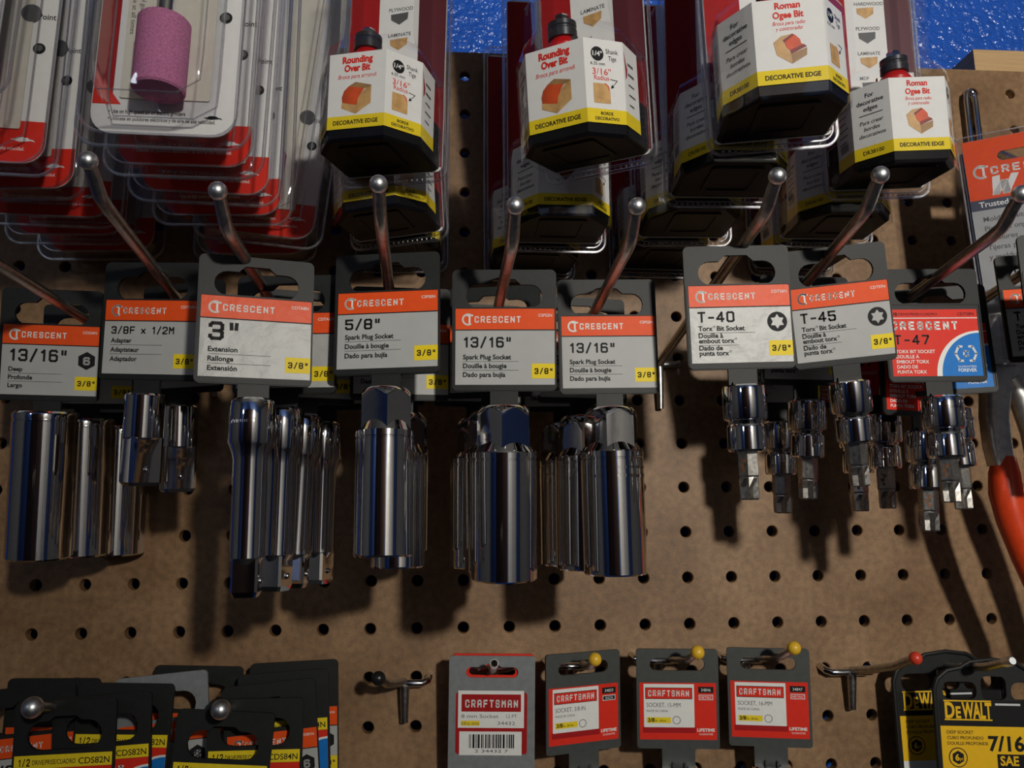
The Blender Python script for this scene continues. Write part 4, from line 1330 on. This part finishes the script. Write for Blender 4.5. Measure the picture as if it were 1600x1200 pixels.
def grey_card():
    t = thing('carded_socket', 'grey hang tag with red label and white barcode strip', 'socket', None, (243.3, -25.7, -15.8, -3.6, 5.5, 0.9))
    b = MB()
    w = 22.2
    sl = slot(27, 5.4, 10, 1.6, -1)
    b.plate(rrect(-w, -58, w, 4.6, 1.6), 0, 1.2, GREYPL, [sl])
    b.plate(rrect(-w + 1.5, -58, w - .6, 5.4, 1.6), 1.3, 2.2, RED, [slot(24, 4, 9, 1.2, -1.4)])
    h = b.build('hang_tag', t)
    b = MB()
    y = -.12
    b.plate(rrect(-18.5, -44.5, 18.2, -13.6, 1.5), y, .02, DRED)
    b.rect(-17.3, -31.4, 16.6, -12.8, y - .06, WHITE)
    b.rect(-15.6, -23.3, 15, -14.6, y - .1, DRED)
    b.blk('CRAFTSMAN', -13.6, -21.4, 4.2, WHITE, y - .15, w=27, t=1.5, gap=2)
    b.txt('8 mm Socket', -15.5, -26.4, 1.7, INKG, y - .1, w=19)
    b.txt('12 PT', 7.5, -26.4, 1.7, INKG, y - .1)
    b.txt('3/8 in. drive', -15.5, -29.9, 1.5, INKG, y - .15, w=9)
    b.rect(-15.8, -30.3, -6.2, -27.9, y - .1, YELLOW)
    b.txt('34432', 3, -29.9, 1.7, INKG, y - .1, w=9)
    b.rect(-16.5, -45, 15.5, -33.2, y - .06, WHITE)
    x, rnd = -11.5, random.Random(4)
    while x < 11.5:
        ww = rnd.choice((.35, .35, .7, 1.0))
        b.rect(x, -41.5, x + ww, -34.6, y - .1, INK)
        x += ww + rnd.choice((.3, .4, .7))
    b.txt('2 34432 7', 0, -43.6, 1.4, INK, y - .1, w=17, align='C')
    b.build('printed_label', h)
    return t
grey_card()

# ------------------------------------------------------------------ black and amber tag at lower right
def dw_card(label, pose, group):
    t = thing('carded_socket', label, 'socket', group, pose)
    b = MB()
    out = [(-31, -78), (31, -78), (31, 1), (29, 6), (24, 10), (17, 11.5), (12, 14.5), (0, 16), (-12, 14.5), (-17, 11.5), (-24, 10), (-29, 6), (-31, 1)]
    holes = [[(x, z) for x, z in rrect(-26.5, -4.2, -9, 4.6, 3.6)], [(x, z) for x, z in rrect(9, -4.2, 26.5, 4.6, 3.6)], [(x, z) for x, z in rrect(-6.5, -4.2, 6.5, 7.5, 3)]]
    b.plate(out, 0, 2.6, BLACKPL, holes)
    edge = [(x, -.3, z) for x, z in out]
    b.loop(edge, 1.1, BLACKPL, 8)
    h = b.build('hang_tag', t)
    b = MB()
    y = -.12
    b.rect(-29, -24.6, 29, -12.0, y, INK)
    b.rect(-29, -47.5, 29, -24.6, y, DWYEL)
    b.rect(-29, -66, 29, -47.5, y, WHITE)
    b.txt('D', -26.2, -20.6, 7.4, DWYEL, y - .06, w=5.0, bold=.035)
    b.txt('E', -20.6, -20.6, 5.4, DWYEL, y - .06, w=2.6, bold=.035)
    b.txt('WALT', -17.4, -20.6, 7.4, DWYEL, y - .06, w=15.4, bold=.035)
    b.rect(-26.6, -21.8, -2, -21.1, y - .06, DWYEL)
    b.rect(-26.6, -12.6, -2, -11.9, y - .06, DWYEL)
    b.rect(0, -14.2, 13, -13.2, y - .06, LABELG)
    for k, l in enumerate(('DEEP SOCKET', 'CUBO PROFUNDO', 'DOUILLE PROFONDE')):
        b.txt(l, -26, -28.3 - k * 2.7, 1.5, INK, y - .06, bold=.012)
    b.txt('7/16"', -5, -36.2, 6.8, INK, y - .06, w=22, bold=.03)
    b.rect(-1, -44.6, 22, -37.9, y - .06, INK)
    b.txt('SAE', .4, -43.2, 4.3, DWYEL, y - .12, w=9.5, bold=.03)
    b.poly(circ(-21, -39.8, 4.8, 28), y - .06, INK)
    b.poly(circ(-21, -39.8, 4.3, 28), y - .1, DWYEL)
    b.poly(circ(-21, -39.8, 3.3, 6, math.pi / 2), y - .14, INK)
    b.txt('6', -22.6, -41.2, 2.9, DWYEL, y - .18, bold=.04)
    b.txt('pt', -20.3, -41.1, 1.6, DWYEL, y - .18)
    b.txt('1/4" DRIVE', 3, -55, 3.4, INK, y - .06, bold=.02)
    b.build('printed_label', h).location.z = 7.4 * S
    return t
dw = dw_card('front black tag with amber label reading 7/16 at lower right', (503.0, -40, -31.5, -4, 0, 1.5), 'black and amber tags at lower right')
dup(dw, 'black tag behind the amber 7/16 one, its empty left hole showing', (494, -15, -31.0, 0, 0, 0))
